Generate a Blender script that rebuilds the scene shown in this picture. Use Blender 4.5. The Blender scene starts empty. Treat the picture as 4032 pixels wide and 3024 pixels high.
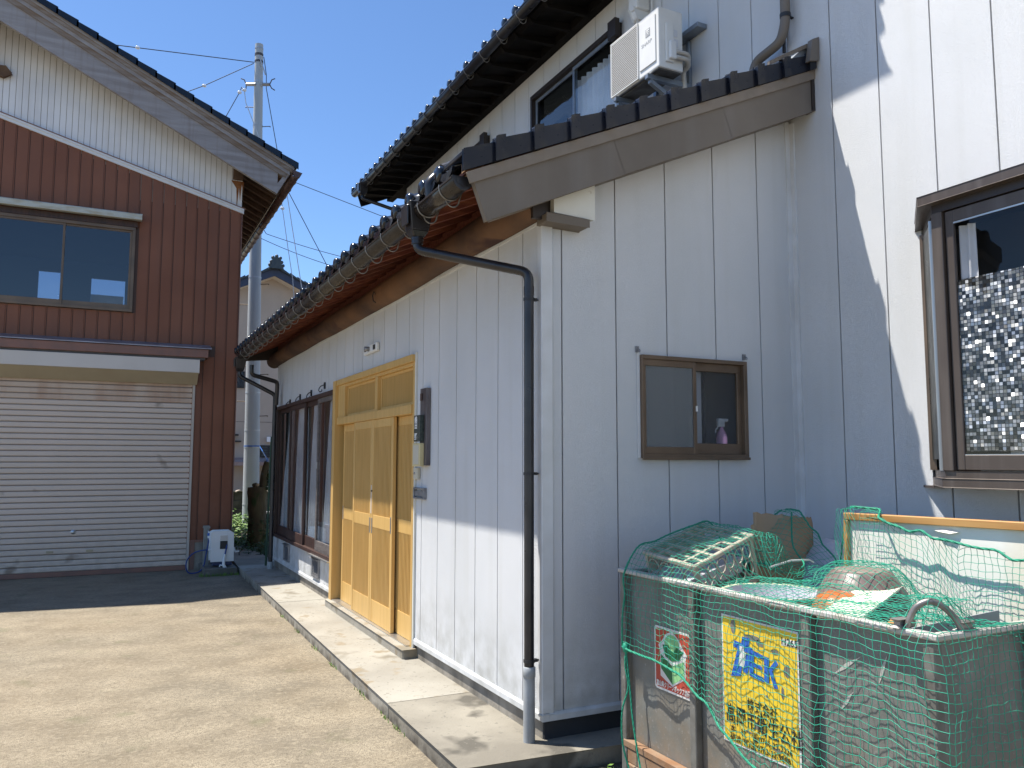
import bpy, bmesh, math, random
from mathutils import Vector, Matrix
random.seed(7)
R = math.radians
S = bpy.context.scene
COL = S.collection

# ------------------------------------------------------------------ camera
cd = bpy.data.cameras.new("camera"); cam = bpy.data.objects.new("camera", cd); COL.objects.link(cam)
yaw, pitch, roll, EYE = R(26.35), R(5.4), R(0.08), 1.65
fw = Vector((math.sin(yaw) * math.cos(pitch), math.cos(yaw) * math.cos(pitch), math.sin(pitch)))
rt = Vector((math.cos(yaw), -math.sin(yaw), 0)); up = rt.cross(fw)
rt2 = rt * math.cos(roll) + up * math.sin(roll); up2 = -rt * math.sin(roll) + up * math.cos(roll)
cam.matrix_world = Matrix(((rt2.x, up2.x, -fw.x, 0), (rt2.y, up2.y, -fw.y, 0), (rt2.z, up2.z, -fw.z, EYE), (0, 0, 0, 1)))
cd.sensor_width = 36; cd.lens = 3185 / 4032 * 36; cd.clip_end = 2000; cd.clip_start = .05
S.camera = cam

# ------------------------------------------------------------------ sky and sun
SUN_D = Vector((1, -.82, -3.0))                       # direction the light travels
el = math.asin(3.0 / SUN_D.length); az = math.atan2(-SUN_D.x, -SUN_D.y)
W = bpy.data.worlds.new("World"); S.world = W; W.use_nodes = True
wn = W.node_tree; sky = wn.nodes.new("ShaderNodeTexSky"); sky.sky_type = 'NISHITA'; sky.sun_disc = False
sky.sun_elevation = el; sky.sun_rotation = az; sky.air_density = .8; sky.dust_density = .15; sky.ozone_density = 5.0
hs = wn.nodes.new("ShaderNodeHueSaturation"); hs.inputs["Saturation"].default_value = 1.06; wn.links.new(sky.outputs[0], hs.inputs["Color"]); wn.links.new(hs.outputs[0], wn.nodes["Background"].inputs[0]); wn.nodes["Background"].inputs[1].default_value = .122
sd = bpy.data.lights.new("sun", 'SUN'); sd.energy = 5.0; sd.angle = R(.53); sd.color = (1, .955, .88)
sun = bpy.data.objects.new("sun", sd); COL.objects.link(sun)
sun.rotation_mode = 'QUATERNION'; sun.rotation_quaternion = SUN_D.to_track_quat('-Z', 'Y')
S.view_settings.view_transform = 'Standard'; S.view_settings.look = 'None'
S.view_settings.exposure = .82; S.view_settings.gamma = 1

# ------------------------------------------------------------------ materials
def lk(nt, a, b): nt.links.new(a, b)
def mat(name, col, rough=.6, metal=0., spec=.5, col2=None, nscale=4., stretch=(1, 1, 1), lo=.35, hi=.65,
        bump=None, dirt=None, streak=None, var=0., coat=0., detail=5., speck=None):
    """principled material; col2 mixes in by noise; bump=(scale,dist,kind); dirt=(z0,z1,color,amount);
    speck=(scale,color,threshold)"""
    m = bpy.data.materials.new(name); m.use_nodes = True; nt = m.node_tree; N = nt.nodes
    P = N["Principled BSDF"]; P.inputs["Roughness"].default_value = rough; P.inputs["Metallic"].default_value = metal
    P.inputs["Specular IOR Level"].default_value = spec; P.inputs["Coat Weight"].default_value = coat
    P.inputs["Coat Roughness"].default_value = .08
    tc = N.new("ShaderNodeTexCoord"); mp = N.new("ShaderNodeMapping"); mp.inputs["Scale"].default_value = stretch
    geo = N.new("ShaderNodeNewGeometry")
    lk(nt, geo.outputs["Position"] if False else tc.outputs["Object"], mp.inputs[0])
    cur = N.new("ShaderNodeRGB"); cur.outputs[0].default_value = (*col, 1); out = cur.outputs[0]
    def noise(scale, det=detail, src=mp.outputs[0], dist=0.):
        n = N.new("ShaderNodeTexNoise"); n.inputs["Scale"].default_value = scale; n.inputs["Detail"].default_value = det
        n.inputs["Distortion"].default_value = dist; lk(nt, src, n.inputs[0]); return n
    def ramp(src, a, b):
        r = N.new("ShaderNodeMapRange"); r.inputs["From Min"].default_value = a; r.inputs["From Max"].default_value = b
        lk(nt, src, r.inputs["Value"]); return r.outputs[0]
    def mix(fac, a, b, t='MIX'):
        x = N.new("ShaderNodeMix"); x.data_type = 'RGBA'; x.blend_type = t
        if isinstance(fac, float): x.inputs[0].default_value = fac
        else: lk(nt, fac, x.inputs[0])
        lk(nt, a, x.inputs[6])
        if isinstance(b, tuple): x.inputs[7].default_value = (*b, 1)
        else: lk(nt, b, x.inputs[7])
        return x.outputs[2]
    def mul(a, b):
        x = N.new("ShaderNodeMath"); x.operation = 'MULTIPLY'; lk(nt, a, x.inputs[0])
        if isinstance(b, (int, float)): x.inputs[1].default_value = b
        else: lk(nt, b, x.inputs[1])
        return x.outputs[0]
    if col2: out = mix(ramp(noise(nscale).outputs[0], lo, hi), out, col2)
    if speck:
        for sp in (speck if isinstance(speck, list) else [speck]):
            out = mix(ramp(noise(sp[0], 3).outputs[0], sp[2], sp[2] + .08), out, sp[1])
    if streak:       # vertical streaks: (scale, colour, amount)
        m2 = N.new("ShaderNodeMapping"); m2.inputs["Scale"].default_value = (streak[0], streak[0], streak[0] * .06)
        lk(nt, tc.outputs["Object"], m2.inputs[0])
        out = mix(mul(ramp(noise(1, 4, m2.outputs[0]).outputs[0], .5, .75), streak[2]), out, streak[1])
    if dirt:
        sx = N.new("ShaderNodeSeparateXYZ"); lk(nt, tc.outputs["Object"], sx.inputs[0])
        g = ramp(sx.outputs[2], dirt[1], dirt[0]); n = ramp(noise(9, 6, tc.outputs["Object"]).outputs[0], .35, .7)
        out = mix(mul(mul(g, n), dirt[3]), out, dirt[2])
    if var:
        oi = N.new("ShaderNodeObjectInfo"); hs = N.new("ShaderNodeHueSaturation")
        r = N.new("ShaderNodeMapRange"); r.inputs["To Min"].default_value = 1 - var; r.inputs["To Max"].default_value = 1 + var
        lk(nt, oi.outputs["Random"], r.inputs["Value"]); lk(nt, r.outputs[0], hs.inputs["Value"]); lk(nt, out, hs.inputs["Color"]); out = hs.outputs[0]
    lk(nt, out, P.inputs["Base Color"])
    if bump:
        bs = bump if isinstance(bump, list) else [bump]; prev = None
        for (sc, dist, kind) in bs:
            b = N.new("ShaderNodeBump"); b.inputs["Distance"].default_value = dist; b.inputs["Strength"].default_value = 1
            if kind == 'worm':
                n = noise(sc, 1.5, tc.outputs["Object"], 1.2); a = N.new("ShaderNodeMath"); a.operation = 'SUBTRACT'; lk(nt, n.outputs[0], a.inputs[0]); a.inputs[1].default_value = .5
                ab = N.new("ShaderNodeMath"); ab.operation = 'ABSOLUTE'; lk(nt, a.outputs[0], ab.inputs[0]); h = ramp(ab.outputs[0], 0, .09)
            elif kind == 'wave': h = noise(sc, 2, mp.outputs[0]).outputs[0]
            elif kind == 'vor':
                v = N.new("ShaderNodeTexVoronoi"); v.inputs["Scale"].default_value = sc; lk(nt, tc.outputs["Object"], v.inputs[0]); h = v.outputs[0]
            else: h = noise(sc, 6, mp.outputs[0]).outputs[0]
            lk(nt, h, b.inputs["Height"])
            if prev: lk(nt, prev, b.inputs["Normal"])
            prev = b.outputs[0]
        lk(nt, prev, P.inputs["Normal"])
    rn = ramp(noise(6, 4).outputs[0], .2, .8); rr = N.new("ShaderNodeMapRange")
    lk(nt, rn, rr.inputs["Value"]); rr.inputs["To Min"].default_value = max(0., rough - .06); rr.inputs["To Max"].default_value = min(1, rough + .08)
    lk(nt, rr.outputs[0], P.inputs["Roughness"])
    return m

def glass(name, tint=(.9, .92, .93), ior=1.5, rough=.0, fac=1.5):
    m = bpy.data.materials.new(name); m.use_nodes = True; nt = m.node_tree; N = nt.nodes; N.clear()
    o = N.new("ShaderNodeOutputMaterial"); t = N.new("ShaderNodeBsdfTransparent"); t.inputs[0].default_value = (*tint, 1)
    g = N.new("ShaderNodeBsdfGlossy"); g.inputs["Roughness"].default_value = rough
    f = N.new("ShaderNodeFresnel"); f.inputs[0].default_value = ior; x = N.new("ShaderNodeMixShader")
    nz = N.new("ShaderNodeTexNoise"); nz.inputs["Scale"].default_value = 1.6; tc = N.new("ShaderNodeTexCoord"); lk(nt, tc.outputs["Object"], nz.inputs[0])
    b = N.new("ShaderNodeBump"); b.inputs["Distance"].default_value = .0012; lk(nt, nz.outputs[0], b.inputs["Height"]); lk(nt, b.outputs[0], g.inputs["Normal"])
    ma = N.new("ShaderNodeMath"); ma.operation = 'MULTIPLY'; ma.inputs[1].default_value = fac; ma.use_clamp = True
    ge = N.new("ShaderNodeNewGeometry"); bf = N.new("ShaderNodeMath"); bf.operation = 'SUBTRACT'; bf.inputs[0].default_value = 1; lk(nt, ge.outputs["Backfacing"], bf.inputs[1])
    m2 = N.new("ShaderNodeMath"); m2.operation = 'MULTIPLY'; lk(nt, f.outputs[0], m2.inputs[0]); lk(nt, bf.outputs[0], m2.inputs[1])
    lk(nt, m2.outputs[0], ma.inputs[0]); lk(nt, ma.outputs[0], x.inputs[0]); lk(nt, t.outputs[0], x.inputs[1]); lk(nt, g.outputs[0], x.inputs[2]); lk(nt, x.outputs[0], o.inputs[0])
    return m

def mosaic_mat():
    m = mat("mosaic_film", (.1, .1, .1), .25); nt = m.node_tree; N = nt.nodes; P = N["Principled BSDF"]
    tc = N.new("ShaderNodeTexCoord"); mp = N.new("ShaderNodeMapping"); mp.inputs["Scale"].default_value = (1 / .0185,) * 3
    lk(nt, tc.outputs["Object"], mp.inputs[0])
    fl = N.new("ShaderNodeVectorMath"); fl.operation = 'FLOOR'; lk(nt, mp.outputs[0], fl.inputs[0])
    fr = N.new("ShaderNodeVectorMath"); fr.operation = 'FRACTION'; lk(nt, mp.outputs[0], fr.inputs[0])
    sx = N.new("ShaderNodeSeparateXYZ"); lk(nt, fl.outputs[0], sx.inputs[0]); cb = N.new("ShaderNodeCombineXYZ")
    lk(nt, sx.outputs[1], cb.inputs[1]); lk(nt, sx.outputs[2], cb.inputs[2])
    wnz = N.new("ShaderNodeTexWhiteNoise"); lk(nt, cb.outputs[0], wnz.inputs[0])
    cr = N.new("ShaderNodeValToRGB"); cr.color_ramp.interpolation = 'CONSTANT'; e = cr.color_ramp.elements
    e[0].color = (.03, .032, .035, 1); e[1].position = .18; e[1].color = (.34, .36, .38, 1)
    for p, c in ((.36, (.10, .105, .11)), (.48, (.42, .44, .47)), (.62, (.22, .23, .22)), (.74, (.60, .62, .64)), (.85, (.93, .93, .91))):
        x = e.new(p); x.color = (*c, 1)
    lk(nt, wnz.outputs["Value"], cr.inputs[0])
    # dark grout lines
    s2 = N.new("ShaderNodeSeparateXYZ"); lk(nt, fr.outputs[0], s2.inputs[0]); mn = None
    mask = []
    for k in (1, 2):
        a = N.new("ShaderNodeMath"); a.operation = 'PINGPONG'; a.inputs[1].default_value = .5; lk(nt, s2.outputs[k], a.inputs[0]); mask.append(a)
    mi = N.new("ShaderNodeMath"); mi.operation = 'MINIMUM'; lk(nt, mask[0].outputs[0], mi.inputs[0]); lk(nt, mask[1].outputs[0], mi.inputs[1])
    gt = N.new("ShaderNodeMath"); gt.operation = 'GREATER_THAN'; gt.inputs[1].default_value = .08; lk(nt, mi.outputs[0], gt.inputs[0])
    mx = N.new("ShaderNodeMix"); mx.data_type = 'RGBA'; lk(nt, gt.outputs[0], mx.inputs[0]); mx.inputs[6].default_value = (.03, .032, .035, 1); lk(nt, cr.outputs[0], mx.inputs[7])
    lk(nt, mx.outputs[2], P.inputs["Base Color"]); P.inputs["Metallic"].default_value = .35
    for l in list(P.inputs["Roughness"].links): nt.links.remove(l)
    P.inputs["Roughness"].default_value = .32
    ge = N.new("ShaderNodeNewGeometry"); sb = N.new("ShaderNodeVectorMath"); sb.operation = 'SUBTRACT'; sb.inputs[1].default_value = (.5, .5, .5); lk(nt, wnz.outputs["Color"], sb.inputs[0])
    sc = N.new("ShaderNodeVectorMath"); sc.operation = 'SCALE'; sc.inputs["Scale"].default_value = 1.25; lk(nt, sb.outputs[0], sc.inputs[0])
    ad = N.new("ShaderNodeVectorMath"); ad.operation = 'ADD'; lk(nt, ge.outputs["Normal"], ad.inputs[0]); lk(nt, sc.outputs[0], ad.inputs[1])
    no = N.new("ShaderNodeVectorMath"); no.operation = 'NORMALIZE'; lk(nt, ad.outputs[0], no.inputs[0]); lk(nt, no.outputs[0], P.inputs["Normal"])
    return m

MT = {}
def D(k, *a, **kw): MT[k] = mat(k, *a, **kw)
D("siding", (.67, .675, .68), .55, col2=(.62, .63, .635), nscale=1.3, bump=[(120, .0009, 'worm')], dirt=(.2, .75, (.27, .265, .22), .6), streak=(9, (.55, .55, .52), .28), var=.012)
D("siding_trim", (.66, .67, .68), .5, col2=(.58, .58, .57), nscale=5, dirt=(.2, .7, (.3, .3, .26), .5))
D("joint", (.10, .10, .105), .8)
D("wall_core", (.035, .035, .037), .9)
D("foundation", (.30, .27, .225), .9, col2=(.18, .16, .13), nscale=5, bump=(30, .004, 'n'), streak=(8, (.07, .065, .05), .6))
D("glazed_tile", (.006, .008, .014), .13, spec=.5, col2=(.014, .015, .018), nscale=7, var=.25, bump=(9, .0010, 'n'))
D("glazed_verge", (.008, .010, .018), .28, spec=.35, col2=(.05, .042, .032), nscale=5, lo=.5, hi=.72, var=.3)
D("glazed_tile_dusty", (.03, .03, .032), .3, spec=.45, col2=(.075, .065, .052), nscale=9, var=.2)
D("rake_metal", (.148, .122, .096), .5, metal=.0, spec=.35, col2=(.175, .146, .116), nscale=2.5, streak=(5, (.22, .2, .185), .35), bump=(3, .001, 'n'))
D("rake_cap", (.185, .15, .115), .45, spec=.35, col2=(.23, .19, .15), nscale=6)
D("gutter_dark", (.018, .014, .012), .25, spec=.5, col2=(.034, .027, .022), nscale=8, stretch=(1, 1, 5), bump=(30, .0004, 'n'))
D("gutter_black", (.012, .011, .013), .3, spec=.5, col2=(.03, .028, .03), nscale=5)
D("galv_wire", (.36, .36, .35), .5, metal=.5, col2=(.14, .12, .1), nscale=20)
D("pipe_grey", (.36, .38, .39), .45, col2=(.28, .29, .29), nscale=7, dirt=(.1, .3, (.2, .17, .12), .6))
D("red_wood", (.115, .026, .017), .7, col2=(.20, .065, .032), nscale=4, stretch=(.6, 9, 9), bump=(14, .002, 'n'), var=.25)
D("fresh_wood", (.36, .20, .09), .7, col2=(.22, .11, .05), nscale=5, stretch=(1, 8, 8))
D("log_wood", (.060, .030, .017), .75, col2=(.19, .095, .042), nscale=2.6, stretch=(1, .5, 1), lo=.4, hi=.72, bump=[(10, .008, 'n')], speck=[(9, (.34, .21, .10), .68), (3.1, (.045, .014, .010), .56)])
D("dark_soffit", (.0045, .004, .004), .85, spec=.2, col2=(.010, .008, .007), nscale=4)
D("white_box", (.74, .73, .66), .5, col2=(.68, .66, .58), nscale=3, speck=(14, (.5, .46, .36), .68))
D("door_wood", (.58, .355, .110), .42, col2=(.65, .41, .14), nscale=3.5, stretch=(6, 6, .5), bump=(30, .0006, 'n'), var=.05)
D("door_wood_dark", (.20, .105, .03), .5, col2=(.25, .14, .045), nscale=6, stretch=(6, 6, .5))
D("paper_glass", (.28, .25, .19), .3, col2=(.34, .26, .13), nscale=2)
D("aluminium", (.55, .55, .54), .35, metal=.9)
D("concrete_step", (.265, .243, .20), .85, col2=(.345, .322, .27), nscale=1.1, lo=.4, hi=.6, bump=[(60, .002, 'n'), (9, .004, 'n')], speck=[(2.3, (.20, .175, .13), .60), (5.5, (.25, .205, .14), .60), (34, (.20, .18, .145), .62)], detail=8, dirt=(0., .085, (.085, .072, .055), 1.5))
D("concrete_step_worn", (.185, .166, .132), .9, col2=(.275, .25, .20), nscale=1.3, lo=.42, hi=.62, bump=[(60, .002, "n"), (9, .004, "n")], speck=[(3.0, (.10, .09, .072), .58), (34, (.17, .155, .125), .62)], detail=8, dirt=(0., .085, (.06, .05, .038), 1.5))
D("mossy_concrete", (.16, .15, .13), .9, col2=(.10, .095, .075), nscale=3, bump=(30, .004, 'n'), speck=(9, (.22, .2, .17), .6))
D("dark_wood", (.030, .015, .012), .5, col2=(.062, .028, .02), nscale=4, stretch=(8, 8, .6))
D("dark_wood_grey", (.09, .075, .07), .55, col2=(.16, .14, .13), nscale=8, stretch=(1, 1, 6))
D("curtain", (.80, .81, .83), .85, col2=(.54, .55, .57), nscale=2)
D("unlit_room", (.09, .09, .095), .95)  # darkness of unlit interiors is put into this wall colour
D("vent_steel", (.34, .34, .35), .4, metal=.6, col2=(.24, .24, .25), nscale=9)
D("bronze_frame", (.12, .082, .054), .38, metal=.25, spec=.5, col2=(.19, .13, .085), nscale=3, stretch=(1, 1, 1))
D("bronze_dark", (.04, .030, .025), .4, metal=.2)
D("dark_side_pane", (.012, .014, .013), .3, spec=.15)  # opaque near-black: the pane's dark reflection is put into the colour
D("bay_metal", (.075, .056, .045), .38, metal=.2, col2=(.09, .07, .058), nscale=3, streak=(14, (.2, .17, .15), .35))
D("white_plastic", (.78, .78, .76), .35, col2=(.73, .72, .68), nscale=3)
D("ac_white", (.80, .785, .745), .4, col2=(.74, .72, .67), nscale=4)
D("ac_grey", (.42, .42, .41), .5)
D("ac_under", (.13, .125, .115), .6, metal=.3, col2=(.07, .06, .05), nscale=9)
D("grille_back", (.24, .20, .16), .7)
D("foam_pipe", (.62, .60, .55), .7, col2=(.5, .46, .4), nscale=14)
D("galv_arm", (.22, .25, .29), .42, metal=.6, col2=(.3, .33, .36), nscale=10)
D("black_iron", (.02, .02, .022), .5)
D("lacquer_board", (.06, .045, .045), .45, col2=(.17, .15, .15), nscale=6, stretch=(1, 3, .4))
D("granite_plate", (.03, .04, .035), .25, col2=(.05, .065, .055), nscale=50)
D("white_paint", (.8, .8, .78), .5)
D("cream_plastic", (.62, .54, .30), .4, col2=(.56, .47, .25), nscale=6)
D("beige_plastic", (.55, .52, .42), .4)
D("cyan_sticker", (.08, .35, .45), .4)
D("paper", (.66, .66, .68), .7)
# garage
D("brown_steel", (.20, .078, .042), .5, spec=.3, col2=(.235, .096, .054), nscale=1.5, streak=(6, (.16, .08, .055), .4), dirt=(.4, 2.4, (.17, .055, .026), .5), bump=(4, .001, 'n'), var=.04)
D("shutter_backing", (.26, .21, .17), .6)
D("brown_groove", (.10, .06, .045), .6)
D("white_steel", (.84, .84, .84), .45, col2=(.74, .75, .77), nscale=2, streak=(9, (.6, .54, .45), .3), var=.01)
D("white_groove", (.42, .38, .33), .6)
D("trim_white", (.72, .73, .74), .45, streak=(8, (.5, .48, .45), .3))
D("trim_brown", (.25, .12, .085), .5, col2=(.2, .11, .085), nscale=6)
D("weathered_board", (.27, .245, .235), .75, col2=(.36, .34, .335), nscale=2.2, stretch=(.6, 1, 6), bump=(7, .003, 'n'), streak=(23, (.19, .14, .11), .3))
D("weathered_brown", (.20, .14, .095), .8, col2=(.29, .25, .22), nscale=3, stretch=(.5, 1, 5))
D("rust", (.20, .07, .02), .85, col2=(.32, .13, .045), nscale=12)
D("shutter_slat", (.64, .53, .44), .42, col2=(.60, .50, .41), nscale=1.7, speck=[(2.2, (.29, .22, .165), .66)], dirt=(0, .9, (.22, .17, .13), .35), bump=(5, .0006, 'n'))
D("shutter_rusty", (.58, .46, .36), .5, col2=(.40, .22, .13), nscale=1.7, stretch=(1, 1, .2), lo=.48, hi=.66)
D("shutter_box", (.64, .59, .53), .4, col2=(.60, .55, .49), nscale=2)
D("shutter_under", (.42, .35, .23), .5, col2=(.39, .32, .21), nscale=3)
D("jamb", (.48, .43, .37), .4, streak=(8, (.36, .3, .24), .4))
D("awning", (.50, .52, .46), .5, col2=(.42, .38, .27), nscale=6, stretch=(1, 1, 4), lo=.45, hi=.7)
D("lead_flashing", (.34, .33, .36), .4, metal=.4, col2=(.25, .22, .23), nscale=3)
D("soffit_brown", (.15, .09, .05), .75, col2=(.09, .05, .03), nscale=6)
D("copper_gutter", (.085, .048, .04), .4, metal=.3, col2=(.13, .08, .07), nscale=9)
D("blue_hose", (.012, .04, .19), .35)
D("navy_plastic", (.015, .03, .09), .45)
D("tap_post", (.20, .21, .19), .6, col2=(.27, .27, .24), nscale=9)
D("blue_plastic", (.02, .12, .42), .35)
# outside
D("tan_render", (.47, .385, .315), .9, col2=(.44, .36, .295), nscale=1.5, bump=(50, .003, 'n'))
D("navy_barge", (.035, .045, .085), .5)
D("roof_far", (.03, .04, .05), .4, col2=(.05, .06, .06), nscale=9)
D("pink_roof", (.30, .20, .18), .5, col2=(.4, .33, .31), nscale=3)
D("block", (.115, .105, .085), .95, col2=(.055, .055, .04), nscale=5, bump=(40, .006, 'n'), var=.18)
D("wall_cap", (.33, .26, .18), .7, col2=(.4, .34, .28), nscale=9)
D("pole_concrete", (.44, .46, .47), .75, col2=(.38, .40, .41), nscale=3, stretch=(1, 1, .25), streak=(5, (.2, .22, .22), .4), bump=(50, .001, 'n'))
D("steel_dark", (.10, .085, .08), .5, metal=.5)
D("steel_light", (.45, .45, .46), .4, metal=.6)
D("bolt_rusty", (.16, .12, .08), .6, metal=.4)
D("porcelain", (.80, .80, .82), .15, spec=.7)
D("cable", (.035, .045, .07), .5)
D("cable_light", (.5, .53, .58), .5)
D("bark", (.075, .055, .03), .95, col2=(.13, .105, .05), nscale=7, stretch=(1, 1, .35), bump=[(12, .02, 'n'), (40, .006, 'n')], speck=(6, (.05, .075, .02), .56))
D("cut_wood", (.45, .33, .19), .8)
D("leaf", (.10, .20, .03), .6, col2=(.17, .28, .045), nscale=3)
D("leaf_dark", (.03, .075, .015), .6, col2=(.04, .08, .016), nscale=3)
D("rubber", (.03, .03, .03), .8)
D("rim_steel", (.6, .6, .6), .4, metal=.5)
D("green_pole", (.006, .045, .02), .5)
D("soil", (.07, .055, .038), .95, col2=(.11, .09, .06), nscale=6, bump=(20, .015, 'n'))
# bin
D("galv_post_shaded", (.19, .185, .165), .55, metal=.2, col2=(.13, .122, .105), nscale=11, speck=(30, (.27, .26, .23), .62))  # rim metal darkened: the posts' shading is put into the colour
D("galv_sheet", (.165, .17, .155), .55, metal=.3, col2=(.225, .228, .21), nscale=7, lo=.3, hi=.7, dirt=(.1, .75, (.30, .20, .105), .75), bump=[(3, .006, 'n'), (60, .0006, 'n')], speck=[(60, (.27, .27, .26), .62)], streak=(7, (.12, .115, .10), .55))
D("galv_rim", (.50, .48, .45), .55, metal=.0, col2=(.36, .33, .28), nscale=11, speck=(30, (.55, .52, .47), .62))
D("rusty_flange", (.27, .20, .135), .8, col2=(.24, .12, .055), nscale=7, bump=(20, .003, 'n'))
D("sign_yellow", (.80, .55, .03), .45, col2=(.72, .47, .03), nscale=5, speck=[(8, (.42, .41, .40), .70)])
D("sign_white", (.72, .71, .68), .5, col2=(.6, .58, .54), nscale=10)
D("sign_blue", (.022, .12, .48), .5, speck=(26, (.5, .52, .55), .72))
D("sign_black", (.02, .02, .018), .6)
D("sign_red", (.50, .055, .03), .5, col2=(.42, .06, .035), nscale=8)
D("sign_green", (.015, .14, .045), .5)
D("sign_lime", (.25, .52, .22), .5)
D("crate_grey", (.42, .37, .29), .55, col2=(.33, .29, .23), nscale=6)
D("basin_grey", (.56, .55, .60), .4, col2=(.5, .48, .5), nscale=3)
D("basin_cream", (.58, .52, .38), .5)
D("pot_brown", (.20, .15, .13), .35, col2=(.15, .11, .10), nscale=8)
D("pot_disc", (.26, .20, .17), .5)
D("bowl_orange", (.46, .13, .035), .3)
D("board_white", (.74, .71, .64), .5, col2=(.78, .73, .60), nscale=1.6, lo=.55, hi=.75, streak=(3, (.6, .48, .3), .5))
D("board_frame", (.50, .27, .09), .5, col2=(.40, .19, .055), nscale=4, stretch=(6, .6, 6))
D("cardboard", (.42, .28, .165), .85, col2=(.37, .24, .135), nscale=3)
D("cream_board", (.74, .72, .58), .5)
D("steel_lug", (.17, .16, .15), .45, metal=.6, col2=(.32, .30, .28), nscale=14)
D("bin_shade", (.30, .31, .33), .6)
D("net_green", (.014, .28, .175), .5, col2=(.022, .35, .225), nscale=20)
D("rope_green", (.012, .25, .145), .6, bump=(90, .002, 'n'))
D("plaster_int", (.45, .44, .42), .9)
D("bottle_pink", (.80, .42, .58), .4)
MT["glass"] = glass("glass"); MT["glass_dark"] = glass("glass_dark", (.45, .5, .56)); MT["glass_bay"] = glass("glass_bay", (.95, .95, .95), fac=.8); MT["glass_loft"] = glass("glass_loft", (.8, .86, .95), fac=2.6)
MT["mosaic"] = mosaic_mat()
def frosted():
    m = mat("frosted_glass", (.42, .44, .46), .22, bump=(38, .006, 'n')); P = m.node_tree.nodes["Principled BSDF"]
    P.inputs["Transmission Weight"].default_value = .85; P.inputs["IOR"].default_value = 1.25; return m
MT["frosted"] = frosted()
def frosted2():
    m = mat("frosted_clear", (.7, .72, .75), .08, bump=(30, .003, 'n')); P = m.node_tree.nodes["Principled BSDF"]
    P.inputs["Transmission Weight"].default_value = .96; P.inputs["IOR"].default_value = 1.2; return m
MT["frosted_clear"] = frosted2()
def screen():
    m = bpy.data.materials.new("insect_screen"); m.use_nodes = True; nt = m.node_tree; N = nt.nodes; N.clear()
    o = N.new("ShaderNodeOutputMaterial"); t = N.new("ShaderNodeBsdfTransparent"); d = N.new("ShaderNodeBsdfDiffuse"); d.inputs[0].default_value = (.26, .27, .27, 1)
    x = N.new("ShaderNodeMixShader"); x.inputs[0].default_value = .5; lk(nt, t.outputs[0], x.inputs[1]); lk(nt, d.outputs[0], x.inputs[2]); lk(nt, x.outputs[0], o.inputs[0]); return m
MT["screen"] = screen()

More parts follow.
